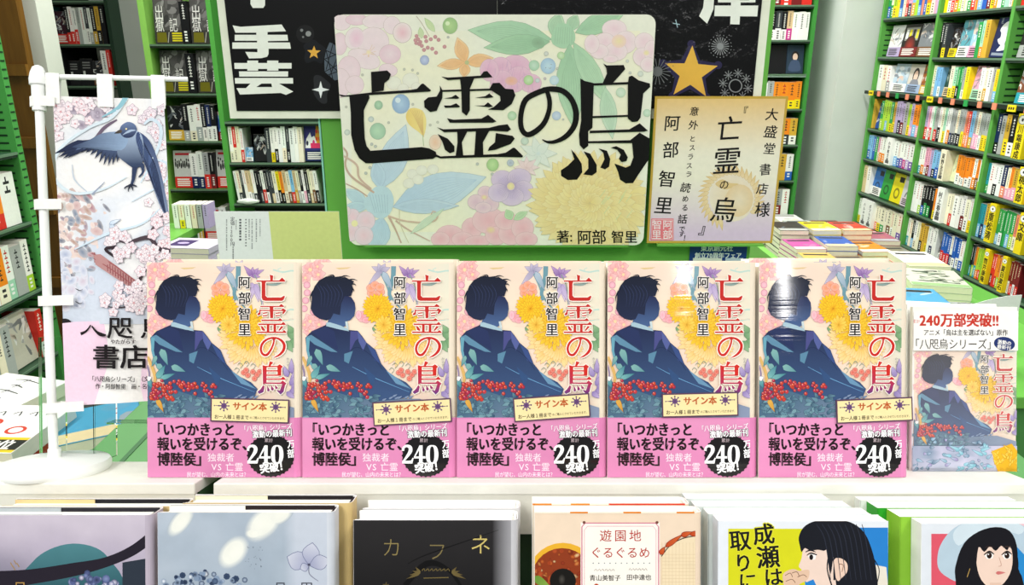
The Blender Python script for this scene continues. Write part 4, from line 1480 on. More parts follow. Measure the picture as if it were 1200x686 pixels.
m.poly([(500, 240), (530, 228), (560, 250), (598, 280), (590, 320), (575, 365), (535, 350), (490, 362), (475, 335), (480, 295), (470, 262)], '#1a1c20', smooth=4)
star(m, 530, 302, 40, 0.42, '#e8b04a', rot=-88)
m.ell(480, 195, 52, None, '#1d1d1e', n=24)
m.ell(498, 194, 16, None, '#8f9190', n=14); m.ell(460, 174, 9, None, '#7c7e7e', n=10); m.ell(468, 213, 6, None, '#7c7e7e', n=10)
m.poly([(530, 440), (560, 432), (600, 460), (626, 490), (606, 540), (604, 590), (570, 590), (530, 540), (530, 490)], '#2a2b2e', smooth=4)
star(m, 569, 515, 50, 0.3, '#f2f5f4', rot=-90, n=4)
# triangle-lattice ball half behind the sign
m.poly([(620, 244), (640, 250), (690, 300), (700, 450), (650, 462), (592, 412), (590, 340), (600, 290)], '#5a6672')
for p in ((600, 290, 690, 330), (590, 340, 690, 300), (592, 412, 690, 360), (600, 290, 640, 460), (640, 250, 600, 400), (680, 290, 620, 440), (590, 340, 690, 430), (610, 430, 700, 400)):
    m.ribbon([(p[0], p[1]), (p[2], p[3])], '#1d2126', 5, sub=1)
m.build('black_poster', MAT_PRINT)
tag(bpy.data.objects['black_poster'], 'black poster sheet with large white characters, left of the sign', 'poster')

m = Art(BY - 0.002)
m.box(lx1, rx1, BY - 0.002, BY - 0.0002, onY(850, 126, BY).z - 0.002, 2.08, k0)
m.conv = lambda x, y: BF.px(750 + x / 5.4875, y / 5.4875)
m.poly([(416, -60), (478, -60), (470, 60), (430, 153), (378, 104), (404, 50)], w_)
for pg in ([(500, -60), (740, -60), (740, 16), (500, 16)], [(480, 36), (758, 36), (752, 106), (476, 104)], [(584, 0), (646, 0), (638, 158), (578, 156)]):
    m.poly(pg, w_)
m.poly([(640, -40), (700, -40), (700, 2), (640, 2)], k0)
pts = []
st2 = []
star(m, 322, 470, 208, 0.5, '#2e2a4a', rot=-88)
for i in range(5):
    a = radians(-88 + 72 * i)
    m.ell(322 + 186 * cos(a), 470 + 186 * sin(a), 26, None, '#2e2a4a', n=14)
star(m, 326, 470, 178, 0.42, '#e9b64c', rot=-87)


def burst(cx, cy, r, n, col):
    for i in range(n):
        a = 2 * pi * i / n
        m.ribbon([(cx + r * .2 * cos(a), cy + r * .2 * sin(a), 3), (cx + r * .8 * cos(a), cy + r * .8 * sin(a), 6)], col, sub=1, up=0)
        m.ell(cx + r * cos(a), cy + r * sin(a), 3.5, None, col, n=6, up=0)
    m.up()
    m.ell(cx, cy, r * .3, None, col, n=14)


burst(514, 298, 72, 20, '#8d8f90')
burst(112, 460, 106, 18, '#6f7172')
m.ribbon([(210, 150, 5), (255, 158, 5)], '#a8c4cc', sub=1)
m.ribbon([(228, 126, 5), (240, 178, 5)], '#a8c4cc', sub=1)
m.ell(612, 552, 44, None, '#8a8c8d', n=20)
m.ell(612, 552, 37, None, k0, n=20)
for i in range(8):
    a = 2 * pi * i / 8 + .2
    cx, cy = 612 + 82 * cos(a), 552 + 82 * sin(a)
    for j in range(8):
        b = 2 * pi * j / 8
        m.ribbon([(cx, cy, 3), (cx + 30 * cos(b), cy + 30 * sin(b), 5)], '#8a8c8d', sub=1, up=0)
m.up()
tag(m.build('black_poster', MAT_GLOSSY), 'black poster sheet with gold star and firework rings, right of the sign', 'poster')

# ---- the hand-lettered sign
SY = BY - 0.03
SF = Frame(Matrix.Translation((onY(580, 290, SY).x, SY, onY(580, 288, SY).z)))
corner = [SF.px(394, 17), SF.px(767, 18), SF.px(755.5, 289), SF.px(407, 287.5)]
sx0 = (corner[0][0] + corner[3][0]) / 2
sx1 = (corner[1][0] + corner[2][0]) / 2
sz0, sz1 = corner[3][1], corner[0][1]
sgn = thing('title_sign', 'large rounded hand-lettered sign with black brush title over pastel flowers', 'sign', M=SF.M)
A = Art(0.0)


def sgc(ox, oy):
    return lambda x, y: SF.px(ox + x / 4.575, oy + y / 4.575)


s1, s2, s3, s4 = sgc(385, 10), sgc(580, 10), sgc(385, 145), sgc(580, 145)
r_ = 0.018
out = []
for cx, cz, a0 in ((sx1 - r_, sz1 - r_, 0), (sx0 + r_, sz1 - r_, 90), (sx0 + r_, sz0 + r_, 180), (sx1 - r_, sz0 + r_, 270)):
    for k in range(7):
        a = radians(a0 + 15 * k)
        out.append((cx + r_ * cos(a), cz + r_ * sin(a)))
n = len(out)
for k in range(n):
    a, b = out[k], out[(k + 1) % n]
    A.face([Vector((a[0], 0, a[1])), Vector((b[0], 0, b[1])), Vector((b[0], 0.004, b[1])), Vector((a[0], 0.004, a[1]))], '#e6e2d0')
A.conv = lambda x, y: (x, y)
A.poly(out, '#efeedd')
A.face([Vector((a[0], 0.004, a[1])) for a in out], '#d8d5c6')
A.clip = (sx0 + 0.001, sx1 - 0.001, sz0 + 0.001, sz1 - 0.001)
A.conv = lambda x, y: SF.px(x, y)
A.grid(412, 750, 36, 272, 16, 10, lambda x, y: mix('#efeedd', '#f5efd0', .5 + noise.noise(Vector((x / 60, y / 60, 0)))))
rn = random.Random(8)


nS = len(A.f)


def pencil(x0, y0, x1, y1, w, c0, c1, ln, lw=2.0):
    """coloured-pencil leaf: body plus streaks"""
    A.petal(x0, y0, x1, y1, w, c0, c1, ln, lw, tip=0.9)
    dx, dy = x1 - x0, y1 - y0
    d = hypot(dx, dy)
    for k in range(9):
        q = (k - 4) / 5
        A.ribbon([(x0 + dx * .1, y0 + dy * .1, 1), (x0 + dx * .5 - dy / d * w * .42 * q, y0 + dy * .5 + dx / d * w * .42 * q, 3), (x0 + dx * .9, y0 + dy * .9, 1)], mix(c0, ln, rn.uniform(.1, .45)), sub=3, up=0)
    A.up()


A.conv = s1
# pink blossoms upper left
for (x, y, rx, ry, rot) in ((70, 75, 50, 42, 0), (150, 60, 60, 30, 0), (260, 70, 80, 38, 0), (60, 190, 40, 60, 0), (140, 160, 52, 60, 20), (240, 180, 85, 80, 0), (330, 245, 58, 52, 0), (190, 270, 90, 50, 20), (110, 330, 62, 76, 0), (60, 400, 60, 80, 0), (140, 410, 50, 50, 0), (320, 330, 50, 34, 10), (340, 90, 46, 48, 0)):
    A.ell(x, y, rx, ry, '#f0d3e0', mix('#f3e0e6', '#e9bcd2', rn.random()), rot=rot, n=20, line='#c9a8ae', lw=2)
A.ell(150, 160, 40, 50, '#eeb6d4', '#f0cfe0', rot=10)
for k in range(10):
    a = rn.uniform(0, 6.3)
    A.ribbon([(215, 240, 2), (215 + 40 * cos(a), 225 + 36 * sin(a), 1.5)], '#e0a860', sub=1)
A.ell(215, 235, 14, None, '#f2dc96', '#f0d3c8')
A.ell(396, 130, 50, 54, '#eda9c0', '#f2dfe2', n=22, line='#b9959c', lw=2.5)
for x, y, r in ((350, 400, 40), (440, 385, 44), (400, 430, 30), (470, 420, 26)):
    A.ell(x, y, r, r * .9, '#efeedd', '#ece8d8', line='#c4c0b0', lw=1.5)
pencil(500, 160, 490, 100, 30, '#cfe0a8', '#b9d48a', '#8fae6a')
pencil(570, 125, 515, 50, 34, '#cfe6a4', '#a9cf84', '#8fae6a')
A.ribbon([(470, 40, 3), (500, 80, 3), (540, 150, 3)], '#9a7a6a')
for x, y in ((472, 148), (480, 165), (470, 185), (492, 180), (500, 200), (520, 152), (524, 175), (548, 165), (572, 152), (590, 168), (512, 222), (532, 210), (556, 216), (576, 237), (622, 205), (466, 170), (486, 190)):
    A.ell(x, y, 11, 11, '#c76a7a', '#b2566c', n=10)
A.ell(652, 92, 40, 44, '#a4d070', '#6fae4a', n=20, line='#7aa060', lw=2)
A.ell(638, 80, 12, None, '#d6ecb4', n=10)
A.ell(515, 277, 24, 26, '#b8c6ea', '#7f92cf', n=16, line='#6a7ab0', lw=2)
A.ell(641, 154, 8, None, '#a8a8a0', n=8)
for p in ((735, 290, 690, 155, 76), (735, 290, 885, 265, 72), (735, 290, 582, 308, 60), (735, 290, 725, 372, 60)):
    pencil(*p, '#f3a84a', '#f7c98a', '#cf9248')
A.ell(742, 290, 12, None, '#a8b060', n=8)
A.ell(388, 512, 47, 52, '#9cc4e6', '#5f96cf', n=20, line='#6a94b8', lw=2)
A.ell(372, 492, 15, None, '#d6e8f4', n=10)
A.ell(268, 518, 22, 24, '#a0d0a8', '#6faa80', n=14, line='#6a9a78', lw=2)
A.ell(228, 594, 15, None, '#cfd8d4', '#a8b8b4', line='#98a8a4', lw=2)
A.ell(264, 658, 42, 44, '#a9d8b0', '#7fb894', n=18, line='#6a9a78', lw=2.5)
A.ell(100, 664, 15, None, '#d0dcd0', '#b4c4b8', line='#98a8a4', lw=2)
A.poly([(415, 575), (440, 535), (500, 545), (524, 600), (512, 680), (480, 660), (430, 620)], lambda x, y: mix('#f0c41e', '#f7dc6a', (x - 410) / 110), smooth=4)
for k in range(8):
    A.ribbon([(440 + k * 9, 545, 2), (470 + k * 5, 600, 3), (510, 690, 2)], '#d8a418')
for x, y in ((95, 528), (182, 356), (406, 326), (450, 330), (478, 348), (452, 514), (322, 612), (545, 625), (585, 610)):
    A.ell(x, y, 8, None, '#c4c0b0', '#a8a898', n=8)
A.conv = s2
# pink peony behind the leaf, right of centre
for (x, y, rx, ry) in ((110, 310, 80, 60), (30, 320, 60, 60), (130, 370, 70, 60), (40, 390, 60, 60), (190, 400, 60, 50), (100, 420, 50, 30), (-30, 330, 50, 60)):
    A.ell(x, y, rx, ry, '#df92c4', '#e8b0d0', n=18, line='#c98ab4', lw=2)
for k in range(50):
    x, y = rn.uniform(-40, 200), rn.uniform(270, 420)
    A.ribbon([(x, y, 2), (x + rn.uniform(-12, 12), y + 46, 2)], rn.choice(['#c87fc0', '#d88cc0', '#e6a8d0']), sub=1, up=0)
A.up()
A.ell(88, 388, 34, 24, '#ec9a6a', '#e6a0a8')
pencil(305, 165, -145, 115, 150, '#7fbf94', '#9cd0a4', '#4f9468')
pencil(295, 178, -60, 210, 110, '#6db585', '#93c99a', '#4f9468')
A.ell(232, 185, 36, 30, '#3f8858', '#63a878', rot=20)
for p in ((310, 150, 350, 20, 90), (400, 120, 440, 30, 70)):
    pencil(*p, '#8cc49a', '#a8d2a8', '#5a9a70')
pencil(430, 130, 700, 20, 110, '#7dbf92', '#9ccf9c', '#4f9468')
A.poly([(340, 80), (400, 90), (430, 140), (420, 190), (370, 215), (310, 190), (305, 140)], '#8cc79c', smooth=3)
for k in range(8):
    A.ribbon([(330 + k * 12, 100, 3), (320 + k * 13, 190, 3)], '#6fae84', sub=1)
# pink blossom at right
for (x, y, rx, ry) in ((640, 110, 66, 50), (700, 180, 60, 60), (590, 180, 56, 50), (650, 230, 60, 50), (560, 230, 50, 40), (520, 190, 40, 50), (800, 180, 52, 50), (790, 260, 50, 50), (840, 230, 40, 60), (820, 300, 40, 40), (620, 270, 40, 20)):
    A.ell(x, y, rx, ry, '#f0c6d8', '#f3dbe2', n=18, line='#d4b0bc', lw=2)
A.ell(665, 175, 40, 36, '#f3dc9a', '#f3c8c0')
A.ell(812, 238, 18, 16, '#f0e080', '#f2d2cc')
pencil(400, 190, 420, 640, 160, '#79b98d', '#a4d2a8', '#4f9468')
pencil(420, 180, 610, 520, 110, '#8dc79c', '#b4d8b0', '#5a9a70')
pencil(590, 420, 630, 700, 90, '#a4d0ac', '#c4dcc4', '#7fae90')
A.ell(285, 308, 40, 42, '#b9dcee', '#84b4dc', n=20, line='#86a8c8', lw=2)
A.ell(272, 318, 2.5, None, '#3a4a60', n=6); A.ell(302, 300, 2.5, None, '#3a4a60', n=6)
A.ribbon([(288, 318, 2), (296, 322, 2), (302, 316, 2)], '#3a4a60')
for x, y, r, c in ((210, 305, 28, '#8cc6a0'), (180, 384, 26, '#8fc866'), (318, 385, 25, '#a8cce0'), (354, 252, 20, '#9ccf84'), (275, 242, 12, '#b8bcb4'), (330, 575, 24, '#9cb8dc'), (92, 575, 24, '#94c890'), (675, 450, 26, '#b4d4b4'), (780, 350, 15, '#c4ccc0'), (815, 560, 20, '#a8d0b0'), (710, 282, 8, '#c0c4bc'), (724, 345, 7, '#b4b8b0'), (334, 322, 6, '#a8a8a0'), (268, 376, 7, '#a890a0'), (228, 386, 12, '#b8c4cc'), (366, 595, 5, '#a8a8a0')):
    A.ell(x, y, r, r, mix(c, '#ffffff', .35), c, n=14, line=mix(c, '#4a5a50', .35), lw=1.6)
A.conv = s3
A.ell(572, 100, 32, 40, '#f0b48a', '#f2d4bc', n=16, line='#d0a080', lw=2)
A.ribbon([(505, 60, 3), (510, 120, 3)], '#8fae6a')
pencil(290, 345, 415, 5, 150, '#a9cbe6', '#bfd8ea', '#7fa6c8')
pencil(280, 350, 250, 190, 80, '#a4c8e4', '#b4d2e8', '#7fa6c8')
pencil(350, 440, 845, 285, 200, '#9cc2e4', '#c0d8ea', '#7fa2c6')
pencil(340, 445, 700, 440, 80, '#a4c6e4', '#bcd4e8', '#7fa2c6')
pencil(210, 430, 80, 350, 70, '#a4cce0', '#b8dae6', '#7fa6c8')
pencil(220, 440, 70, 455, 60, '#a4cce0', '#b8dae6', '#7fa6c8')
pencil(290, 500, 240, 700, 130, '#9cc4e2', '#b4d4e8', '#7fa6c8')
A.poly([(250, 340), (320, 345), (350, 410), (330, 480), (280, 510), (220, 480), (190, 420)], '#abd0e2', smooth=4)
for k in range(7):
    A.ribbon([(220 + k * 16, 380, 3), (250 + k * 11, 480, 3)], '#82aecb', sub=1)
for x, y in ((450, 270), (500, 250), (560, 245), (430, 320), (480, 300)):
    A.ell(x, y, 30, 26, '#eeecdc', '#e8e5d6', line='#cfcbbb', lw=1.5)
A.ribbon([(70, 120, 10), (100, 160, 10), (90, 220, 10), (120, 280, 11), (200, 340, 12), (245, 370, 10)], '#b88a74')
A.ribbon([(75, 170, 10), (150, 220, 11), (165, 290, 11), (230, 350, 8)], '#c49a84')
A.ribbon([(90, 320, 6), (150, 350, 7), (210, 390, 6)], '#b88a74')
A.ribbon([(320, 495, 10), (400, 520, 9), (500, 530, 9), (570, 520, 8), (585, 485, 7), (560, 470, 6), (550, 490, 5)], '#c9a088')
A.ribbon([(325, 500, 12), (360, 570, 9), (390, 640, 6)], '#b88a74')
A.ribbon([(360, 520, 10), (430, 570, 8), (545, 630, 5)], '#c09480')
A.ribbon([(380, 460, 3), (385, 540, 3), (430, 640, 3)], '#c4b890')
pencil(440, 590, 620, 455, 36, '#cfe0c0', '#bcd8c4', '#9cc0a8')
for (x, y, rx, ry) in ((130, 500, 40, 44), (200, 520, 50, 50), (120, 580, 50, 50), (190, 600, 50, 50), (90, 470, 30, 30)):
    A.ell(x, y, rx, ry, '#f0bcd2', '#e8cce0', n=16, line='#cfa8c0', lw=2)
A.ell(140, 535, 18, None, '#f4e6a0', n=10)
for (x, y, rx, ry) in ((650, 600, 76, 56), (770, 560, 56, 56), (860, 520, 90, 70), (600, 620, 50, 40), (720, 620, 60, 40), (800, 630, 70, 30), (900, 600, 60, 50), (980, 590, 70, 60), (950, 520, 60, 50), (1040, 560, 60, 60), (1060, 620, 60, 40)):
    A.ell(x, y, rx, ry, '#ee9cb4', '#f2bccb', n=18, line='#d98ca4', lw=2)
A.ell(870, 570, 26, 20, '#f0d080', '#f0b0b8')
for (x, y, rx, ry) in ((840, 370, 40, 36), (790, 420, 44, 40), (870, 430, 44, 40), (830, 450, 44, 30)):
    A.ell(x, y, rx, ry, '#dca8c8', '#ecc6d4', n=16, line='#b888b0', lw=2)
A.ell(835, 395, 20, 16, '#f0e080', '#e8a8c0')
A.ell(880, 220, 32, 34, '#b4dc8c', '#84c05a', n=18, line='#84a868', lw=2)
for x, y in ((222, 235), (200, 265), (232, 110), (798, 216), (878, 270), (252, 122)):
    A.ell(x, y, 9, None, '#b8c0b8', '#9ca49c', n=8)
A.conv = s4
for k in range(7):
    a = k * 0.9
    A.petal(230, 160, 230 + 105 * cos(a), 160 + 95 * sin(a), 50, '#d8e2dc', '#e6eae0', '#b8c8c0', 2)
A.ell(232, 160, 16, None, '#c8d8dc', '#d8e2dc')
A.ell(160, 93, 20, None, '#c8dccc', '#b0c8b8', line='#98b0a0', lw=2)
A.ell(83, 210, 18, None, '#8a98b8', '#b8c4d4', line='#7a88a0', lw=2)
for k in range(8):
    a = k * .785
    A.petal(170, 235, 170 + 70 * cos(a), 235 + 60 * sin(a), 30, '#ecc4cc', '#f2d8dc', '#d8a8b4', 1.5)
# purple pansy
for (x, y, rx, ry) in ((40, 300, 60, 50), (130, 290, 64, 50), (150, 360, 56, 56), (90, 390, 66, 50), (20, 370, 56, 50)):
    A.ell(x, y, rx, ry, '#c3a4da', '#d8bce0', n=18, line='#a88cc0', lw=2)
for k in range(44):
    a = 2 * pi * k / 44
    A.ribbon([(85 + 22 * cos(a), 338 + 20 * sin(a), 3), (85 + 76 * cos(a), 338 + 66 * sin(a), 1)], '#9a74bc', sub=1, up=0)
A.up()
A.ell(85, 335, 20, None, '#f2e48c', '#e8c8a0')
pencil(90, 515, 60, 460, 50, '#a8d49c', '#bcdcac', '#7fae74')
pencil(100, 515, 175, 470, 40, '#b0d8a4', '#c4e0b4', '#7fae74')
# big yellow chrysanthemum
for r0, r1, nn in ((180, 335, 60), (130, 260, 52), (80, 190, 40), (20, 130, 30), (0, 70, 16)):
    for k in range(nn):
        a = 2 * pi * k / nn + rn.uniform(-.05, .05)
        r = r1 * rn.uniform(.88, 1.04)
        A.petal(510 + r0 * cos(a), 425 + r0 * .82 * sin(a), 510 + r * cos(a + .06), 425 + r * .86 * sin(a + .06), 48, mix('#eccb56', '#e4b843', rn.random()), mix('#f6e08e', '#f0d890', rn.random()), '#d8b45c', 1.6, tip=1.2)
for k in range(12):
    x, y = rn.uniform(560, 740), rn.uniform(350, 480)
    A.ribbon([(x, y, 2), (x - 30, y + 40, 3)], '#c8d898')
pap = hx('#f1efdf')
for i in range(nS, len(A.c)):
    A.c[i] = [mix(c, pap, 0.27) for c in A.c[i]]
# brush title
ink = '#0e0d0e'
A.conv = lambda x, y: (SF.px(x, y))
P1 = lambda L: [(385 + a / 4.575, 10 + b / 4.575) for a, b in L]
P2 = lambda L: [(580 + a / 4.575, 10 + b / 4.575) for a, b in L]
P3 = lambda L: [(385 + a / 4.575, 145 + b / 4.575) for a, b in L]
P4 = lambda L: [(580 + a / 4.575, 145 + b / 4.575) for a, b in L]
A.clip = None
for L in (P1([(228, 340), (315, 332), (335, 352), (325, 380), (300, 400), (296, 440), (232, 450)]),
          P1([(50, 458), (90, 466), (230, 450), (440, 436), (475, 430), (500, 403), (510, 403), (550, 438), (545, 445), (250, 462), (120, 472), (70, 472)]),
          P1([(112, 470), (218, 465), (220, 480), (190, 545)]) + P3([(190, -20), (195, 80), (205, 120), (225, 145), (500, 125), (540, 132), (575, 150), (582, 175), (560, 188), (240, 212), (200, 212), (165, 185), (140, 140), (122, 60)]) + P1([(120, 560)]),
          P1([(605, 365), (640, 370), (815, 360), (832, 338), (850, 335), (880, 368), (640, 384)]),
          P1([(705, 375), (782, 372), (758, 430), (758, 545), (740, 575), (715, 555), (712, 440)]),
          P1([(597, 412), (612, 440), (610, 480), (580, 548), (545, 555), (515, 530), (512, 495), (535, 476), (580, 472), (598, 440)]),
          P1([(600, 437), (905, 428), (905, 438), (600, 447)]),
          P2([(-30, 432), (-12, 400), (25, 398), (55, 430), (98, 433), (110, 465), (90, 512), (45, 545), (-38, 542), (-5, 527), (30, 495), (28, 470), (-10, 445)]),
          P1([(615, 482), (660, 475), (682, 462), (702, 480), (690, 484)]), P1([(618, 520), (655, 520), (685, 508), (705, 525), (700, 530), (625, 532)]),
          P1([(785, 478), (840, 470), (862, 455), (885, 475), (850, 480)]), P1([(780, 520), (835, 520), (855, 503), (882, 525), (860, 529)]),
          P1([(635, 588), (670, 596), (820, 590), (855, 570), (900, 605), (880, 612), (650, 612)]),
          P3([(580, 18), (615, 30), (860, 22), (915, 8), (960, 3), (978, 30), (960, 42), (880, 38), (620, 46)]),
          P3([(690, 42), (745, 40), (715, 100), (722, 170), (682, 172), (692, 100)]), P3([(790, 40), (862, 38), (828, 100), (830, 168), (782, 170)]),
          P3([(585, 55), (640, 80), (675, 120), (675, 150), (650, 158), (625, 140), (610, 95)]),
          P4([(5, 50), (95, 65), (106, 80), (85, 108), (0, 140), (-38, 145), (-30, 125), (0, 100)]),
          P3([(580, 165), (600, 175), (700, 170), (905, 163), (950, 155), (990, 128), (1000, 130), (1042, 172), (1040, 180), (890, 178), (600, 186), (578, 178)]),
          P2([(580, 295), (600, 305), (690, 303), (698, 325), (645, 385), (625, 405), (575, 405), (600, 350), (597, 320)]),
          P2([(458, 375), (480, 388), (530, 400), (522, 640)]) + P4([(500, 40), (500, 118), (475, 138), (455, 115), (450, 60)]) + P2([(462, 600)]),
          P2([(500, 402), (715, 394), (715, 406), (500, 414)]),
          P2([(712, 400), (718, 365), (735, 360), (770, 385), (830, 402), (832, 420), (795, 455), (780, 585), (765, 605), (735, 608), (712, 590)]),
          P2([(510, 577), (715, 570), (715, 580), (510, 588)]),
          P2([(508, 655), (720, 648), (775, 615), (820, 655), (800, 660), (508, 668)]),
          P4([(495, 94), (725, 88), (775, 48), (830, 80), (825, 190), (770, 270), (740, 318), (700, 320), (670, 300), (660, 260), (640, 213), (665, 222), (700, 235), (725, 225), (742, 180), (735, 104), (495, 104)]),
          P4([(408, 138), (430, 160), (465, 215), (468, 260), (440, 300), (390, 302), (355, 280), (353, 250), (390, 225), (425, 190)]),
          P4([(475, 148), (510, 160), (545, 220), (545, 260), (520, 278), (473, 272), (500, 240), (500, 190)]),
          P4([(555, 132), (600, 145), (618, 190), (612, 230), (590, 245), (565, 235), (587, 190), (580, 155)]),
          P4([(620, 128), (650, 120), (690, 140), (712, 180), (705, 200), (680, 206), (664, 190), (674, 165), (655, 140)])):
    A.poly(L, ink, up=0)
A.up()
A.ribbon([(642, 104.5, 6), (630, 108.5, 6.5), (616, 117, 6.5), (610.5, 134, 6), (611, 150, 6), (617, 157.5, 6), (626, 155, 6.5), (637, 145, 6), (643, 131, 5.5), (644, 118, 5.5), (641, 107, 5)], ink, sub=4)
A.ribbon([(636, 105, 5), (648, 104.3, 6.5), (660, 107, 6.5), (670, 117, 6.5), (675, 132, 6.8), (673, 147, 6.6), (664, 159, 6), (652, 165.5, 4.5), (642, 166.5, 3), (635.5, 163.5, 1)], ink, sub=4)
A.text('著:', 652, 277.5, 15.5, ink, bold=0.012, flip=-1, rot=-2)
A.text('阿部', 676, 278, 17.5, ink, bold=0.012, flip=-1, rot=-1, adv=.98)
A.text('智里', 716, 277.5, 15.5, ink, bold=0.012, flip=-1)
A.build('lettered_sheet', MAT_PRINT, sgn)

# ---- shikishi autograph board
KF = Frame(Matrix.Translation((onY(758, 285, SY).x, SY + 0.012, onY(758, 285, SY + 0.012).z)))
q = [KF.px(769, 114), KF.px(921, 116), KF.px(907, 288), KF.px(756.5, 286)]
kw = (q[1][0] - q[0][0] + q[2][0] - q[3][0]) / 2
kh = q[0][1] - q[3][1]
kx = (q[0][0] + q[3][0]) / 2
sk = thing('autograph_board', 'square gold-edged autograph board with brush handwriting right of the title sign', 'sign', M=KF.M)
A = Art(0.0)
A.box(kx, kx + kw, 0, 0.003, 0, kh, '#c9a447')
A.conv = lambda x, y: (kx + x / 100 * kw, kh - y / 100 * kh)


def skbg(x, y):
    if y < 38:
        return mix('#e9c27c', '#f2ead8', y / 38)
    return mix('#f2ead8', '#dcc4e0', (y - 55) / 38)


A.grid(1.8, 98.2, 1.6, 98.4, 2, 20, skbg)
ks = lambda x, y: KF.px(755 + x / 3.61, 105 + y / 3.61)
A.conv = ks
# round feathered emblem
g1, g2 = '#e6c48c', '#eed6b0'
A.ell(372, 455, 96, 104, mix(g1, '#f2e6d8', .45), mix('#f0e4da', g2, .3), n=30)
for k in range(30):
    a = radians(-62 - 180 + k * 9.6)
    for r0, r1, w_2 in ((98, 142, 14),):
        A.petal(368 + r0 * cos(a), 460 + r0 * sin(a), 368 + r1 * cos(a - .22), 460 + r1 * sin(a - .22), 17, g2, g1, '#d8b478', 1.2)
A.poly([(300, 400), (330, 380), (360, 395), (400, 400), (360, 420), (330, 420)], '#e3c490', smooth=3)
A.ell(400, 470, 60, 70, '#eedcc4', '#e9ccA4', rot=20)
ink = '#1a1718'
sh = 0.12
for st_, x, y, s_ in (('大', 540, 105, 56), ('盛', 535, 178, 58), ('堂', 530, 250, 52), ('書', 512, 338, 52), ('店', 500, 420, 50), ('様', 500, 508, 66)):
    A.text(st_, x, y, s_, ink, bold=0.010, vert=True, flip=-1, shear=sh, jit=.1)
for st_, x, y, s_ in (('阿', 118, 142, 70), ('部', 112, 255, 72), ('智', 96, 378, 74), ('里', 82, 490, 78)):
    A.text(st_, x, y, s_, ink, bold=0.010, vert=True, flip=-1, shear=sh, jit=.1)
for st_, x, y, s_ in (('意', 212, 92, 40), ('外', 208, 150, 42), ('と', 204, 208, 28), ('ス', 202, 246, 28), ('ラ', 196, 284, 28), ('ス', 190, 322, 28), ('ラ', 188, 358, 28), ('読', 175, 415, 44), ('め', 174, 462, 30), ('る', 172, 500, 30), ('話', 162, 548, 42), ('で', 160, 590, 28), ('す', 158, 612, 26), ('！', 178, 628, 30)):
    A.text(st_, x, y, s_, ink, bold=0.012, vert=True, flip=-1, shear=sh, jit=.15)
for st_, x, y, s_ in (('『', 418, 92, 42), ('亡', 360, 165, 112), ('霊', 350, 300, 122), ('の', 338, 402, 44), ('烏', 338, 508, 112), ('』', 262, 590, 60)):
    A.text(st_, x, y, s_, ink, bold=0.006, vert=True, flip=-1, shear=sh + .05, jit=.08)
A.poly([(30, 546), (124, 546), (124, 638), (26, 638)], '#e87a86')
for st_, x, y in (('阿', 98, 572), ('部', 98, 614), ('智', 54, 572), ('里', 52, 614)):
    A.text(st_, x, y, 42, '#f6e4ea', bold=0.01, vert=True, flip=-1)
A.ribbon([(34, 551), (120, 551), (120, 633), (30, 633)], '#f3c8d0', 3, sub=1, closed=True)
A.build('autograph_sheet', MAT_PRINT, sk)
# small clip shelf carrying the autograph board, and the blue notice below
NY = PYN - 0.004
NF = Frame(Matrix.Translation((0, NY, 0)))
a0, a1 = NF.px(809, 286), NF.px(874, 306)
m = Art(NY - 0.0005)
m.box(a0[0], a1[0], NY - 0.0005, NY, a1[1] - 0.05, a0[1] + 0.03, '#1f3f86')
m.conv = lambda x, y: NF.px(x, y)
m.text('東京創元社', 821, 291, 7.6, '#f2f4f6', bold=0.03, flip=-1)
m.text('創立70周年フェア', 814, 299.5, 7.4, '#f2f4f6', bold=0.03, flip=-1, sx=0.92)
m.poly([(812, 302.5), (846, 302.5), (846, 320), (812, 320)], '#f0efe8')
m.poly([(850, 302.5), (871, 302.5), (871, 320), (850, 320)], '#c8d4e8')
m.text('20', 866, 291, 5, '#f2f4f6', bold=.02, flip=-1) if False else None
tag(m.build('blue_notice', MAT_PRINT), 'small dark blue printed notice on the green panel below the autograph board', 'notice')
LZz = KF.M.translation.z
for nm, lab, xa, xb, zz in (('board_ledge', 'narrow green ledge holding up the autograph board', kx + KF.M.translation.x + 0.02, kx + KF.M.translation.x + kw - 0.02, LZz), ('board_ledge', 'narrow green ledge holding up the large title sign', sx0 + SF.M.translation.x + 0.03, sx1 + SF.M.translation.x - 0.03, SF.M.translation.z + sz0)):
    m = MB()
    m.box(xa, xb, SY + 0.001, PYN - 0.001, zz - 0.0045, zz - 0.0005, GREEN2)
    tag(m.build(nm, MAT_PAINT), lab, 'ledge')

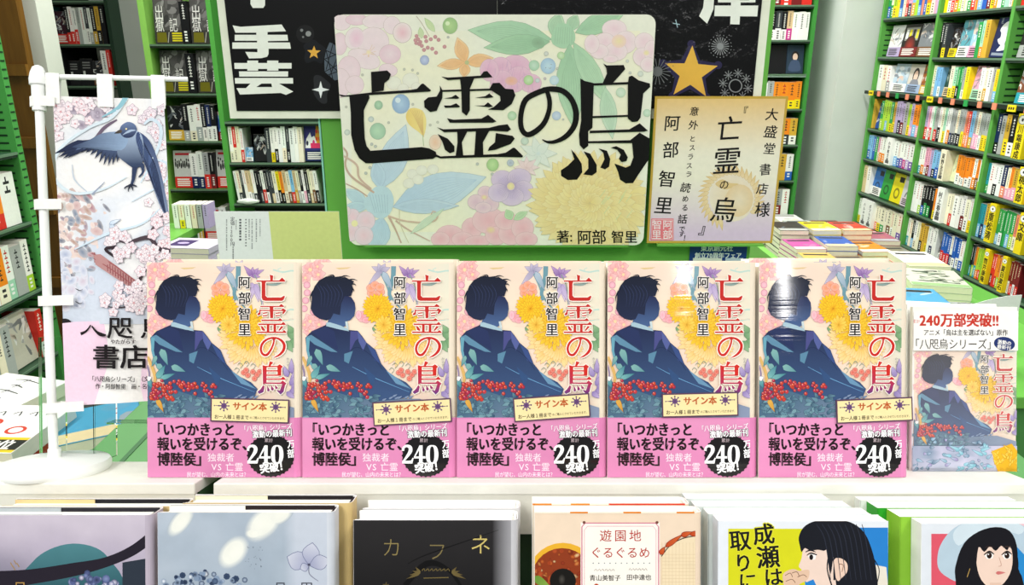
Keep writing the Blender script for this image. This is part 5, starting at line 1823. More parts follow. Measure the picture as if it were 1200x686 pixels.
# ---- white and lime price card lower left
WY = 1.22
WF = Frame(Matrix.Translation((onY(261, 330, WY).x, WY, onY(257, 345, WY).z)))
A = Art(0.0)
a0, a1, a2 = WF.px(257, 248), WF.px(323, 330), WF.px(403, 330)
H_ = a0[1]
wl = WF.px(260, 330)[0]
A.box(0, a2[0], 0, 0.0015, 0, H_, '#e9ecea')
A.conv = lambda x, y: (x, y)
A.poly([(a1[0], 0), (a2[0], 0), (a2[0], H_), (a1[0], H_)], '#d5dc8c')
A.conv = lambda x, y: WF.px(180 + x / 5, 240 + y / 5)
rn = random.Random(6)
A.text('定価1200円', 463, 84, 27, '#4a4c50', bold=.01, vert=True, flip=-1, adv=.9)
for (x, y0, y1, s_, c) in ((428, 86, 268, 9, '#9a9c9c'), (484, 90, 150, 8, '#a8aaaa'), (508, 84, 205, 15, '#5a5c60'), (541, 84, 250, 11, '#8a8c8e'), (560, 84, 210, 9, '#9a9c9e'), (577, 84, 260, 9, '#9a9c9e'), (602, 84, 214, 9, '#8f9194'), (624, 84, 190, 8, '#a8aaac'), (466, 230, 330, 9, '#7a7c7e')):
    y = y0
    while y < y1:
        h = s_ * rn.uniform(.6, .95)
        A.poly([(x - s_ * .4, y), (x + s_ * .4, y), (x + s_ * .4, y + h), (x - s_ * .4, y + h)], c, up=0)
        y += s_ * rn.choice([1.05, 1.1, 1.1, 1.6])
A.up()
m = A
card2 = thing('leaflet_card', 'upright white and lime card with small vertical print beside the banner', 'sign', M=WF.M)
A.build('printed_card', MAT_PAPER, card2)
m = MB()
m.box(0.01, a2[0] - 0.01, 0.002, 0.012, -0.06, 0.02, '#e6e8e6')
m.build('card_foot', MAT_PLASTIC, card2)

# ================================================================== room
def slab(name, x0, x1, y0, y1, z0, z1, col, m_, label=None, kind='structure'):
    m = MB()
    m.box(x0, x1, y0, y1, z0, z1, col)
    return tag(m.build(name, m_), kind=kind)


slab('floor', -4.2, 4.6, -1.2, 6.2, -0.05, 0.0, '#8f8f86', MAT_FLOOR)
slab('wall_back', -4.2, 4.6, 5.6, 5.7, 0, 3.0, '#d6dbd2', MAT_WALL)
slab('wall_left', -4.2, -4.1, -1.2, 5.6, 0, 3.0, '#d6dbd2', MAT_WALL)
slab('wall_right', 3.0, 3.1, 0.6, 5.6, 0, 3.0, '#d6dbd2', MAT_WALL)

# counters
m = MB()
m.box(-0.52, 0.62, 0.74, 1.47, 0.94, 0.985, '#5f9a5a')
ct = thing('green_counter', 'green counter behind the white display steps', 'counter')
m.build('counter_top', MAT_PAINT, ct, bevel=0.003)
m = MB()
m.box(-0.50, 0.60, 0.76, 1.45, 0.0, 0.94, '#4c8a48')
m.build('counter_body', MAT_PAINT, ct)
for i in range(4):
    m = MB()
    m.box(-0.47 + i * 0.05, -0.464 + i * 0.05, 0.742, 1.0, 0.9851, 0.9858, '#3c7040')
    m.build('groove_strip', MAT_PAINT, ct)
m = MB()
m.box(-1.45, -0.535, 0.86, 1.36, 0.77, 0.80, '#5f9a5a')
lt = thing('low_green_table', 'low green table at the left carrying piles of white-covered books', 'table')
m.build('table_top', MAT_PAINT, lt, bevel=0.003)
m = MB()
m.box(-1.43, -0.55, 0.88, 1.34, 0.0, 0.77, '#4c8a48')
m.build('table_body', MAT_PAINT, lt)

# walls and columns seen between the bookcases
pa, pb = onY(18, 60, 3.3).x, onY(52, 60, 3.3).x
slab('trim_1', pa - 0.02, pb, 3.3, 3.42, 0, 3.0, '#d9dbd0', MAT_WALL)          # pale pillar at the left
qa, qb = onY(122, 60, 4.5).x, onY(172, 60, 4.5).x
slab('trim_2', qa, qb + 0.06, 4.42, 4.5, 0, 3.0, '#b4b8b0', MAT_WALL)
# right pillar: pale left face and front face
ra = onY(985, 60, 4.32).x
slab('trim_3', ra, 2.62, 4.32, 5.55, 0, 3.0, '#cdd4cb', MAT_WALL)
slab('trim_4', ra - 0.16, ra + 0.02, 4.75, 4.85, 0, 3.0, '#d8ded8', MAT_WALL)

# brown wooden partition
wx0, wx1 = -2.75, onY(18, 0, 3.1).x
part = thing('wooden_partition', 'brown wooden partition with cross battens at the far left edge', 'partition', loc=(wx0, 3.1, 0))
m = MB()
m.box(0, wx1 - wx0, 0, 0.04, 0, 2.6, '#6e4a18')
m.build('board', MAT_WOOD, part)
for py in (82, 167, 245, 330, 400):
    z = onY(20, py, 3.1).z
    m = MB()
    m.box(0, wx1 - wx0, -0.018, -0.0003, z - 0.022, z + 0.022, '#7a531c')
    m.build('batten', MAT_WOOD, part)

# ================================================================== shelf books
PAL = dict(white='#f1f1ea', cream='#f0e8cc', yellow='#eed61e', orange='#ee8a22', red='#d8322a', maroon='#7a2224', pink='#eba6c0', magenta='#c83a8c', purple='#7a5aa8',
           lilac='#b9a8cc', blue='#2a5fb4', navy='#1c2a54', sky='#7fb8e0', teal='#2f9aa6', green='#2f9a4c', lime='#a8d23a', mint='#a4d8b8', dark='#3a3f42', black='#17171a',
           grey='#a9aca8', brown='#7a5436', gold='#d2a63a', tan='#d8bf94', salmon='#e88a6a')
rb_ = random.Random(11)


def jit(c, a=0.06):
    c = hx(PAL.get(c, c))
    k = 1 + rb_.uniform(-a, a)
    return tuple(min(1, c[i] * k * (1 + rb_.uniform(-.03, .03))) for i in range(3)) + (1.0,)


INKS = {'black': '#e8e8e0', 'navy': '#e8e8e0', 'dark': '#d8d8d0', 'maroon': '#e8d8b0', 'blue': '#f0f0f0', 'red': '#fff4e8', 'green': '#f4f4ec', 'purple': '#f0ecf4'}


def spine_mesh(t, h, d, col, obi=None, oh=0.35):
    A = Art(0.0)
    c = jit(col)
    A.box(0, t, 0, d, 0, h, c)
    A.box(0.0011, t - 0.0011, 0.0012, d + 0.0003, 0.0012, h + 0.0003, '#efe9da')
    A.conv = lambda x, y: (x, y)
    if obi:
        A.poly([(0, 0), (t, 0), (t, h * oh), (0, h * oh)], jit(obi))
    ink_ = INKS.get(col, '#2a2a2c')
    if col in ('yellow', 'orange', 'white', 'cream') and rb_.random() < .25:
        ink_ = '#b8322a'
    z = h * 0.93
    tw = t * rb_.uniform(.26, .38)
    end = h * rb_.uniform(.42, .62)
    while z > end:
        g = tw * rb_.uniform(.75, 1)
        A.poly([(t / 2 - tw / 2, z - g), (t / 2 + tw / 2, z - g), (t / 2 + tw / 2, z - g * .62), (t / 2 - tw / 2, z - g * .62)], ink_, up=0)
        A.poly([(t / 2 - tw * .12, z - g), (t / 2 + tw * .12, z - g), (t / 2 + tw * .12, z), (t / 2 - tw * .12, z)], ink_, up=0)
        z -= g * 1.25
    A.up()
    if obi:
        z = h * oh * .8
        g = t * .4
        while z > h * .08:
            A.poly([(t * .32, z - g * .5), (t * .68, z - g * .5), (t * .68, z), (t * .32, z)], '#f4f4ee' if obi not in ('white', 'cream', 'yellow') else '#3a3436', up=0)
            z -= g * .9
        A.up()
    return A


def cover_mesh(wd, h, t, base, obi, motif, rs):
    A = Art(0.0)
    r = random.Random(rs)
    b = hx(PAL.get(base, base))
    A.box(0, wd, 0, t, 0, h, b)
    A.box(0.001, wd - 0.0006, 0.0008, t - 0.0008, 0.001, h + 0.0003, '#efe9da')
    A.conv = lambda x, y: (x * wd, y * h)
    A.clip = (0, wd, 0, h)
    asp = h / wd
    if motif == 'head':
        A.poly([(.2, .45), (.3, .5), (.28, .62), (.2, .68), (.25, .8), (.45, .9), (.7, .86), (.82, .68), (.75, .5), (.6, .42), (.62, .3), (.75, .2), (.3, .16), (.42, .3), (.32, .34)], '#dfe4e2', smooth=3)
        A.poly([(.4, .7), (.6, .8), (.75, .66), (.6, .55)], '#c4ccd0', smooth=3)
        A.text('花', .12, .92, .16, '#b8c4cc', sx=.8); A.text('の', .5, .93, .13, '#b8c4cc', sx=.8)
        A.poly([(.1, .05), (.9, .03), (.9, .1), (.1, .12)], '#8a96a4')
    elif motif == 'ink':
        for _ in range(16):
            x, y = r.random(), r.uniform(.35, .95)
            A.ribbon([(x, y, .03), (x + r.uniform(-.3, .3), y + r.uniform(-.2, .2), r.uniform(.03, .12)), (x + r.uniform(-.3, .3), y + r.uniform(-.2, .2), .02)], mix(b, r.choice(['#e8e8e4', '#8a8c90', '#c8b8a8', '#5a6068']), .8), sub=3)
    elif motif == 'logo':
        A.poly([(.1, .5), (.9, .5), (.9, .9), (.1, .9)], mix(b, '#c8c8c0', .5))
        for i in range(4):
            A.poly([(.14 + .2 * i, .56), (.27 + .2 * i, .56), (.27 + .2 * i, .84), (.14 + .2 * i, .84)], r.choice(['#18181a', '#e8d82a', '#f4f4f0']), up=0)
        A.up()
        A.ell(.5, .3, .34, .34 / asp, '#a83428', '#2a1a1a')
    elif motif == 'mark':
        A.ell(.5, .32, .26, .26 / asp, mix(b, '#101418', .7), n=18)
        A.ell(.5, .32, .16, .16 / asp, b, n=14)
        A.poly([(.5, .72), (.92, .72), (.92, .9), (.5, .9)], '#1c1c1e')
    elif motif == 'soft':
        for _ in range(22):
            x, y = r.random(), r.uniform(.3, .95)
            A.ell(x, y, r.uniform(.06, .2), r.uniform(.03, .1), mix(b, r.choice(['#f4f4f0', '#8fb4cc', '#5a6a78', '#e8c0a4', '#4a4a50']), r.uniform(.3, .8)), rot=0, n=8)
    elif motif == 'person':
        A.ell(.5, .62, .22, .24 / asp * 1.1, '#2c2422')
        A.ell(.5, .58, .15, .19 / asp * 1.1, '#e8c8b4')
        A.poly([(.15, .1), (.25, .42), (.5, .48), (.75, .42), (.85, .1)], mix(b, '#4a5a78', .7), smooth=3)
    elif motif == 'crowd':
        A.poly([(0, .34), (1, .34), (1, 1), (0, 1)], '#c9c8c4')
        for i in range(9):
            x = .1 + i * .1
            A.ell(x, .6 + r.uniform(-.06, .06), .045, .17 / asp, '#1c1c1e', n=8, up=0)
            A.ell(x, .74 + r.uniform(-.05, .05), .035, .04, '#1c1c1e', n=8, up=0)
        A.up()
        A.poly([(.1, .88), (.9, .88), (.9, .94), (.1, .94)], '#c8303a')
    elif motif == 'smoke':
        A.poly([(0, .3), (1, .3), (1, 1), (0, 1)], '#4c4a48')
        for _ in range(26):
            x, y = r.random(), r.uniform(.4, .96)
            A.ell(x, y, r.uniform(.08, .2), r.uniform(.03, .09), mix('#6a6866', r.choice(['#2a2a2a', '#8a8886']), r.random()), rot=r.uniform(0, 90), n=8)
        A.text('出', .04, .70, .36, '#e4e2dc', bold=.0, sx=.9)
        A.text('獄', .04, .42, .34, '#e4e2dc', bold=.0, sx=.9)
        A.text('記', .52, .42, .34, '#e4e2dc', bold=.0, sx=.9)
        A.poly([(.06, .03), (.42, .03), (.40, .25), (.08, .25)], '#6a6412')
        for i in range(4):
            A.poly([(.6, .05 + i * .055), (.95, .05 + i * .055), (.95, .085 + i * .055), (.6, .085 + i * .055)], '#cfc31c', up=0)
        A.up()
        A.ribbon([(.5, .26, .02), (.44, .02, .02)], '#b8b4a8', sub=1)
    elif motif == 'hundred':
        A.poly([(.2, .8), (.8, .8), (.8, .9), (.2, .9)], '#3a3a3c')
        for i in range(3):
            A.poly([(.2, .84 - i * .1), (.8, .84 - i * .1), (.8, .88 - i * .1), (.2, .88 - i * .1)], '#8a8a88', up=0)
        A.up()
        A.text('100', .2, .48, .22, '#f2f2ee', bold=.03, sx=.62)
        A.poly([(.3, .28), (.7, .28), (.7, .31), (.3, .31)], '#c8c8c4')
    elif motif == 'comic':
        A.poly([(.52, .5), (1, .5), (1, 1), (.6, 1)], '#e8a02a')
        for i in range(6):
            A.ell(.62 + (i % 3) * .13, .62 + (i // 3) * .2, .05, .06, '#d8322a', n=8, up=0)
        A.up()
        A.poly([(.02, .36), (.1, .62), (.3, .8), (.36, .66), (.5, .7), (.62, .5), (.6, .36)], '#f4f2f4')
        A.ell(.14, .5, .06, .07, '#2a2a4a', n=10); A.ell(.46, .52, .06, .07, '#d83a8a', n=10)
        for i in range(7):
            A.poly([(.1 + i * .12, .17), (.19 + i * .12, .17), (.19 + i * .12, .27), (.1 + i * .12, .27)], '#f0c83a', up=0)
        A.up()
        A.poly([(.3, .36), (.95, .36), (.95, .5), (.3, .5)], '#e83a6a')
    elif motif == 'blank':
        pass
    elif motif == 'leaf':
        for _ in range(9):
            x, y = r.uniform(.1, .9), r.uniform(.3, .9)
            A.petal(x, y, x + r.uniform(-.3, .3), y + .16, .16, mix(b, '#2a5a3a', .6), mix(b, '#f4f4e8', .5))
    if obi:
        o = hx(PAL.get(obi, obi))
        A.poly([(0, 0), (1, 0), (1, .3), (0, .3)], o)
        dk = '#2a2426' if sum(o[:3]) > 1.1 else '#f2efe6'
        for i in range(4):
            A.poly([(.12, .05 + i * .055), (.12 + r.uniform(.5, .76), .05 + i * .055), (.8, .082 + i * .055), (.12, .082 + i * .055)], dk, up=0)
        A.up()
    return A


def cname(c):
    if c in PAL:
        return c
    a = hx(c)
    return min(PAL, key=lambda k: sum((a[i] ** .45 - hx(PAL[k])[i] ** .45) ** 2 for i in range(3)))


def row(M0, length, h, d, spec, where, group, tmin=1.0, lean=0, count_from='left'):
    """spec tokens: colour[/band]*n  |  F:base:band:motif:w (face-out book)  |  D:text:colour (divider)  |  G:w gap"""
    items = []
    for tok in spec.split():
        n = 1
        if '*' in tok:
            tok, n = tok.split('*')
            n = int(n)
        for _ in range(n):
            if tok.startswith('F:'):
                p = tok.split(':')
                items.append(('F', p[1], p[2] or None, p[3], float(p[4])))
            elif tok.startswith('D:'):
                p = tok.split(':')
                items.append(('D', p[1], p[2], None, 2.0))
            elif tok.startswith('G'):
                items.append(('G', 0, 0, 0, float(tok[2:])))
            else:
                p = tok.split('/')
                items.append(('B', p[0], p[1] if len(p) > 1 else None, None, rb_.uniform(.8, 1.25)))
    tot = sum(i[4] for i in items)
    u = length / tot
    x = 0.0
    nb = nf = nd = 0
    for it in items:
        wd = it[4] * u
        hh = h * rb_.uniform(.93, 1.0)
        M = M0 @ Matrix.Translation((x, rb_.uniform(0, .004), 0))
        if it[0] == 'B':
            if lean:
                M = M0 @ Matrix.Translation((x, 0, 0.0)) @ Matrix.Rotation(radians(-lean), 4, 'Y')
                M = M @ Matrix.Translation((0, 0, 0))
            A = spine_mesh(wd * (cos(radians(lean)) if lean else 1) - 0.0004, hh, d, it[1], it[2], rb_.uniform(.28, .42))
            o = A.build('shelf_book', MAT_PRINT, M=M)
            nm = ('pale' if it[1] == 'mint' else '') + it[1]
            lab = '%s-spined book%s, %s from left, %s' % (it[1], (' with ' + it[2] + ' band') if it[2] else '', ORD[nb], where)
            tag(o, lab, 'book', group)
            nb += 1
        elif it[0] == 'F':
            cw_ = wd - 0.002
            A = cover_mesh(cw_, min(h, cw_ * 2.0), 0.018, it[1], it[2], it[3], rb_.random())
            o = A.build('face_out_book', MAT_PRINT, M=M @ Matrix.Translation((0.001, 0.014, 0.0026)) @ Matrix.Rotation(radians(-7), 4, 'X'))
            mo = {'head': 'white head picture', 'smoke': 'smoke-grey picture', 'crowd': 'black figures', 'hundred': 'white figure 100', 'mark': 'round mark', 'comic': 'comic face', 'person': 'portrait', 'ink': 'ink strokes', 'logo': 'bold title blocks', 'soft': 'pale picture', 'leaf': 'leafy picture', 'blank': 'plain cover'}[it[3]]
            tag(o, '%s cover with %s, %s face-out, %s' % (cname(it[1]), mo, ORD[nf], where), 'book', group)
            nf += 1
        elif it[0] == 'D':
            A = Art(0.0)
            cw_ = wd - 0.001
            c = hx(PAL.get(it[2], it[2]))
            A.box(0, cw_, 0, d * .9, 0, h * 1.06, c)
            A.conv = lambda a, b: (a, b)
            n_ = len(it[1])
            s_ = min(cw_ * .9, h * .80 / n_)
            A.text(it[1], cw_ / 2, h * (.70 if it[2] == 'yellow' else .84), s_, '#141414', bold=.03, vert=True)
            if it[2] == 'yellow':
                A.ell(cw_ / 2, h * .92, cw_ * .46, cw_ * .34, '#8a8a80', n=16)
                A.ell(cw_ / 2, h * .92, cw_ * .40, cw_ * .28, '#f6f6ee', n=16)
                A.ell(cw_ / 2, h * .92, cw_ * .12, cw_ * .12, '#3a3a3a', n=8)
            else:
                z = h * .06
                A.poly([(cw_ * .2, z), (cw_ * .8, z), (cw_ * .8, z + h * .12), (cw_ * .2, z + h * .12)], '#5a5a58')
            o = A.build('section_divider', MAT_PRINT, M=M0 @ Matrix.Translation((x, -0.016, 0)))
            tag(o, '%s index divider, %s divider on %s' % (it[2], ORD[nd], where), 'divider', 'section dividers between the shelf books')
            nd += 1
        x += wd


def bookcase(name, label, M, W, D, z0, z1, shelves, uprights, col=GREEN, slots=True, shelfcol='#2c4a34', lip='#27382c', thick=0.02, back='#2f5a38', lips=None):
    """local: x right, y depth, z up; shelves = z of shelf tops; uprights = x of each upright"""
    t = thing(name, label, 'bookcase', M=M)
    for x in uprights:
        m = MB()
        m.box(x - thick / 2, x + thick / 2, -0.004, D, z0, z1, col)
        if slots:
            z = z0 + 0.06
            lo, hi = shelves[0] - 0.5, shelves[-1] + 0.2
            while z < z1 - 0.05:
                if lo < z < hi:
                    for sx_ in ((x + thick / 2,) if x < W / 2 else (x - thick / 2, x + thick / 2)):
                        m.box(sx_ - 0.0006, sx_ + 0.0006, 0.02, 0.07, z, z + 0.007, '#1d3a22')
                z += 0.026
        m.build('side_panel', MAT_PAINT, t)
    for i, z in enumerate(shelves):
        for a, b in zip(uprights[:-1], uprights[1:]):
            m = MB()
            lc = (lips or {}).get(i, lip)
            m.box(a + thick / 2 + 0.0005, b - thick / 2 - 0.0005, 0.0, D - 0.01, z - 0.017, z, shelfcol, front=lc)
            m.box(a + thick / 2 + 0.0005, b - thick / 2 - 0.0005, -0.003, -0.0002, z - 0.008, z + 0.001, '#5f7a62')
            m.build('shelf_board', MAT_PAINT, t)
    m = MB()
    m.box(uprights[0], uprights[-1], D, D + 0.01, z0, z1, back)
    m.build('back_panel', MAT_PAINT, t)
    return t


def face_shelf(M, w, x, y, z, th=0):
    return M @ Matrix.Translation((x, y, z))


def zof(py, Y):
    return onY(600, py, Y).z


# -------------------------------------------------- long right-hand bookcase (face towards -X)
RX = 2.0
YS = [4.25, 3.70, 3.15, 2.60, 2.05]
RM = Matrix.Translation((RX, YS[0], 0)) @ Matrix.Rotation(radians(-90), 4, 'Z')
rsh = [zof(y, 4.25) for y in (259, 224, 185, 150, 106, 67, 22)]
upr = [YS[0] - y for y in YS]
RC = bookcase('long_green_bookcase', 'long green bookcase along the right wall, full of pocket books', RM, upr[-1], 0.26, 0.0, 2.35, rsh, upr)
m = MB()
m.box(-0.03, upr[-1], -0.03, -0.024, rsh[4] - 0.018, rsh[4] - 0.001, '#1f2a22')
m.build('tag_rail', MAT_PAINT, RC)
x = 0.03
tc_ = ['yellow', 'salmon', 'salmon', 'green', 'salmon', 'salmon', 'yellow', 'salmon', 'salmon', 'green', 'salmon', 'salmon', 'yellow', 'salmon', 'salmon', 'green']
for i, c in enumerate(tc_):
    m = MB()
    ww = 0.05 if c == 'yellow' else 0.028
    m.box(x, x + ww, -0.034, -0.0302, rsh[4] - 0.024, rsh[4] + 0.002, PAL[c])
    if c == 'yellow':
        for k in range(3):
            m.box(x + .008 + k * .013, x + .016 + k * .013, -0.0346, -0.0341, rsh[4] - 0.016, rsh[4] - 0.006, '#2a2a22')
    m.build('shelf_tag', MAT_PAPER, RC)
    x += 0.10
# sloping base under the shelves
m = MB()
zz = rsh[0] - 0.02
L_ = upr[-1]
P = [(-0.001, zz), (-0.30, 0.66 - 0.42), (-0.30, 0.0), (0.25, 0.0), (0.25, zz)]
P = [(-0.001, zz), (-0.05, zz - 0.07), (-0.05, 0.0), (0.25, 0.0), (0.25, zz)]
for (a, b) in zip(P, P[1:] + P[:1]):
    m.face([Vector((0, a[0], a[1])), Vector((L_, a[0], a[1])), Vector((L_, b[0], b[1])), Vector((0, b[0], b[1]))], GREEN2)
m.face([Vector((0, p[0], p[1])) for p in P], GREEN2)
m.face([Vector((L_, p[0], p[1])) for p in P], GREEN2)
m.build('plinth', MAT_PAINT, RC)

RROWS = {   # shelf index from the bottom -> three bays from far to near
    6: ('green/blue cream/green lime/yellow yellow blue/sky cream red/red pink/dark sky/gold lime blue/sky salmon blue/blue orange/yellow purple/cream pink lilac',
        'yellow maroon/white white/red red/orange cream/lime lime/cream cream white/green cream/red orange white/sky blue cream/maroon red/yellow yellow/orange white teal/green mint sky/white orange/gold',
        'white/red cream pink yellow/orange white sky'),
    5: ('G:.6 F:#e4e4e2:lilac:ink:3.4 F:#1c1614:maroon:logo:4.2 F:#7c8084:brown:ink:4.4 G:.5',
        'G:.5 black dark/yellow F:#2a2420:yellow:ink:2.4 F:#5aa0ac:white:ink:3.2 F:#9cc4d8:pink:soft:3 green mint/orange gold F:navy::head:5.2',
        'G:.3 F:#2c2a2a:grey:ink:6 black dark'),
    4: ('white cream white/grey F:#b8ccda:white:soft:3.6 F:#d8d0c4:#9fb4d0:person:3.4 F:#9a5a28:gold:soft:2.6',
        'cream/tan sky sky/white F:#2c4a3c:tan:leaf:3 cream/yellow mint/yellow green/black green grey/white yellow F:pink:mint:ink:3.4 white/cream cream/gold white grey yellow/sky yellow',
        'G:1.5 F:#7a4a34:teal:ink:5.2 G:1 white'),
    3: ('gold F:#1d4f9a::ink:2.6 green/lime lime lime/sky lime green/yellow gold/yellow lilac lilac/black lilac/maroon grey lime/yellow lilac/pink orange/sky orange/pink gold/orange',
        'lilac/red pink/white white/red mint grey/red white/black cream mint/yellow white white/orange grey/navy grey/dark cream/dark grey/black grey/yellow salmon/orange red/salmon sky/gold grey/pink cream/pink grey/white grey/yellow grey/yellow grey/yellow',
        'navy/black grey gold/yellow black/white cream D:川端康成:yellow navy navy/black white white/gold'),
    2: ('sky/blue sky blue green pink/cream white/orange white/orange white D:小学館文庫:white white/sky white/blue white/purple white/magenta white/lilac white/purple white/magenta',
        'white/teal white/orange pink/white pink/maroon lilac sky/black sky/blue red/black D:東野圭吾:cream F:#dfe4b8::leaf:2.6 orange/white orange/white orange/white orange/white orange/white white/orange orange/brown white/lime',
        'teal/green white white/black white navy/salmon cream/pink orange/pink gold/pink cream/pink D:桃太郎:yellow white/red gold'),
    1: ('tan white F:#2f6fb4:white:mark:2.6 F:#2f9a3c::mark:2.6 F:#e6d81e::mark:2.8 F:#cfcdcc:#d8c8d0:mark:2.8',
        'white white white/lime black/blue black/green black/green black orange/yellow white/cream D:村上春樹:white cream cream/red white white white/maroon cream/white white/yellow grey/sky',
        'teal/sky teal/navy gold/sky cream/gold D:重松清:yellow green/sky green/white green green/sky green/lime salmon/cream gold/cream D:文庫:yellow'),
    0: ('white/yellow white/teal D:ハルキ文庫:white D:ポプラ文庫:white cream/salmon cream/yellow cream/green cream cream/brown cream/white cream cream/purple maroon/purple',
        'white/teal cream black/sky white/cream cream gold/black gold gold/yellow white white/navy white F:#3a3a44:white:ink:1.8 blue/red blue/red blue/red white/navy blue/white blue/white white/blue white',
        'black/teal dark/lime orange/teal lime/orange lime/red lime mint/white D:筒井康隆:yellow red/maroon red orange/red orange/lime lilac/red lilac/blue D:夏目漱石:yellow maroon/white maroon/red maroon/white maroon/red'),
}
LVL = {6: 'top visible shelf', 5: 'second shelf down', 4: 'third shelf down', 3: 'fourth shelf down', 2: 'fifth shelf down', 1: 'sixth shelf down', 0: 'lowest shelf'}
for lv, bays in RROWS.items():
    nxt = rsh[lv + 1] if lv < 6 else rsh[6] + 0.2
    h = (nxt - rsh[lv]) * 0.80
    for bi, spec in enumerate(bays):
        bn = ('left', 'middle', 'right')[bi]
        where = LVL[lv] + ', ' + bn + ' bay of right bookcase'
        L0 = upr[bi] + 0.012
        ln = (upr[bi + 1] - upr[bi] - 0.026) * (1 if bi < 2 else 0.62)
        row(RM @ Matrix.Translation((L0, 0.012, rsh[lv] + 0.0012)), ln, h, 0.105, spec, where, 'books on the ' + LVL[lv] + ' of the right bookcase')

# -------------------------------------------------- far bookcase beyond the right edge of the panel
FY = 4.45
fx1 = onY(950, 60, FY).x
fx0_ = fx1 - 0.62
fsh = [zof(y, FY) for y in (252, 212, 170, 128, 87, 47, 6)]
FM = Matrix.Translation((fx0_, FY, 0))
bookcase('far_green_bookcase', 'narrow green bookcase far back right of the poster', FM, 0.62, 0.26, 0.0, 2.3, fsh, [0.0, 0.62], col='#3f8a3c', slots=False, lips={4: '#8aa394'})
FR = {6: 'lime/green yellow/blue white/purple sky/red red/green pink/red white/red red/maroon white/red maroon red',
      5: 'G:4 black black/dark black/red black black/red black/green maroon/green black/white black/white dark/white black/white tan/magenta white white white',
      4: 'G:4 gold/teal orange/navy orange/black gold/yellow G:.5 F:black::blank:3 F:#2a3a4a::person:2.4',
      3: 'G:2 white grey white/grey white grey tan/gold white grey/white orange/white orange/yellow orange/yellow orange/yellow',
      2: 'G:6 white orange/blue orange red/black orange/dark gold/white',
      1: 'G:6 yellow/gold gold/red yellow/orange tan/red gold white/blue',
      0: 'G:6 grey/white white/dark grey white/black grey/maroon white'}
for lv, spec in FR.items():
    h = 0.158
    row(FM @ Matrix.Translation((0.014, 0.012, fsh[lv] + 0.0012)), 0.585, h, 0.105, spec, {6: 'top', 5: 'second', 4: 'third', 3: 'fourth', 2: 'fifth', 1: 'sixth', 0: 'bottom'}[lv] + ' shelf of far narrow bookcase', 'books in the far narrow bookcase')

# -------------------------------------------------- left light-green bookcase
GY = 3.75
gx0, gx1 = onY(167, 20, GY).x, onY(262, 20, GY).x
gsh = [zof(y, GY) for y in (285, 222, 166, 110, 52)]
GM = Matrix.Translation((gx0, GY, 0))
GW = gx1 - gx0
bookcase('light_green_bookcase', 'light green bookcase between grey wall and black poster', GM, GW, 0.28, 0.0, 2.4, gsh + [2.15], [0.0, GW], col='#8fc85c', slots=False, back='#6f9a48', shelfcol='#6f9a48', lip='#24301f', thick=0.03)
GR = {4: ('F:#35332f::smoke:3.4 black/black F:#35332f::smoke:3.6', 0.205), 3: ('F:#35332f::smoke:3.4 black/black F:#35332f::smoke:3.6', 0.2),
      2: ('F:#17181c:gold:ink:3.1 black/grey white/cream white/grey black/white navy/white black/white F:#2a4a86:maroon:soft:2.6', 0.185),
      1: ('F:#c9c8c4:red:crowd:3.2 white/navy white/navy grey/red black/maroon F:#c9c8c4:red:crowd:3.6', 0.19),
      0: ('red/maroon maroon white dark/gold F:#c9c8c4:red:crowd:3 white F:#2a5ab8:white:mark:2.6', 0.19)}
for lv, (spec, h) in GR.items():
    row(GM @ Matrix.Translation((0.02 + 0.012, 0.012, gsh[lv] + 0.0012)), GW - 0.062, h, 0.12, spec, {4: 'top', 3: 'second', 2: 'third', 1: 'fourth', 0: 'fifth'}[lv] + ' shelf of light green bookcase', 'books in the light green bookcase')

# -------------------------------------------------- low bookcase under the poster, left of the green panel
MY = 3.3
mx0, mx1 = onY(266, 190, MY).x, onY(384, 190, MY).x
msh = [zof(y, MY) for y in (245, 239, 191)][1:]
mtop = zof(143, MY)
MM_ = Matrix.Translation((mx0, MY, 0))
MW = mx1 - mx0
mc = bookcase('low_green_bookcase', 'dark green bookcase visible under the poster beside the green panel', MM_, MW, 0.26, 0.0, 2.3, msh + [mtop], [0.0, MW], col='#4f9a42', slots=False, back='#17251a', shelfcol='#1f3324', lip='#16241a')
row(MM_ @ Matrix.Translation((0.014, 0.012, msh[1] + 0.0012)), MW - 0.03, 0.158, 0.11, 'white/cream red/cream cream white/red F:sky:white:soft:1.9 G:.3 F:#1c1c1e::ink:3.6 dark white/yellow white/black white white/cream dark/black white white cream F:#34347c:navy:comic:5.4', 'upper shelf of low bookcase under poster', 'books in the low bookcase under the poster')
row(MM_ @ Matrix.Translation((0.028, 0.012, msh[0] + 0.0012)), MW - 0.075, 0.152, 0.11, 'white cream/dark dark white tan/white tan/grey white/dark black black/dark white/red black/white dark dark/tan cream/white yellow/black orange/black tan/cream cream/brown sky/red tan/gold cream/grey black/white white/pink black/dark cream/tan cream/brown white/black', 'lower shelf of low bookcase under poster', 'books in the low bookcase under the poster', lean=5)

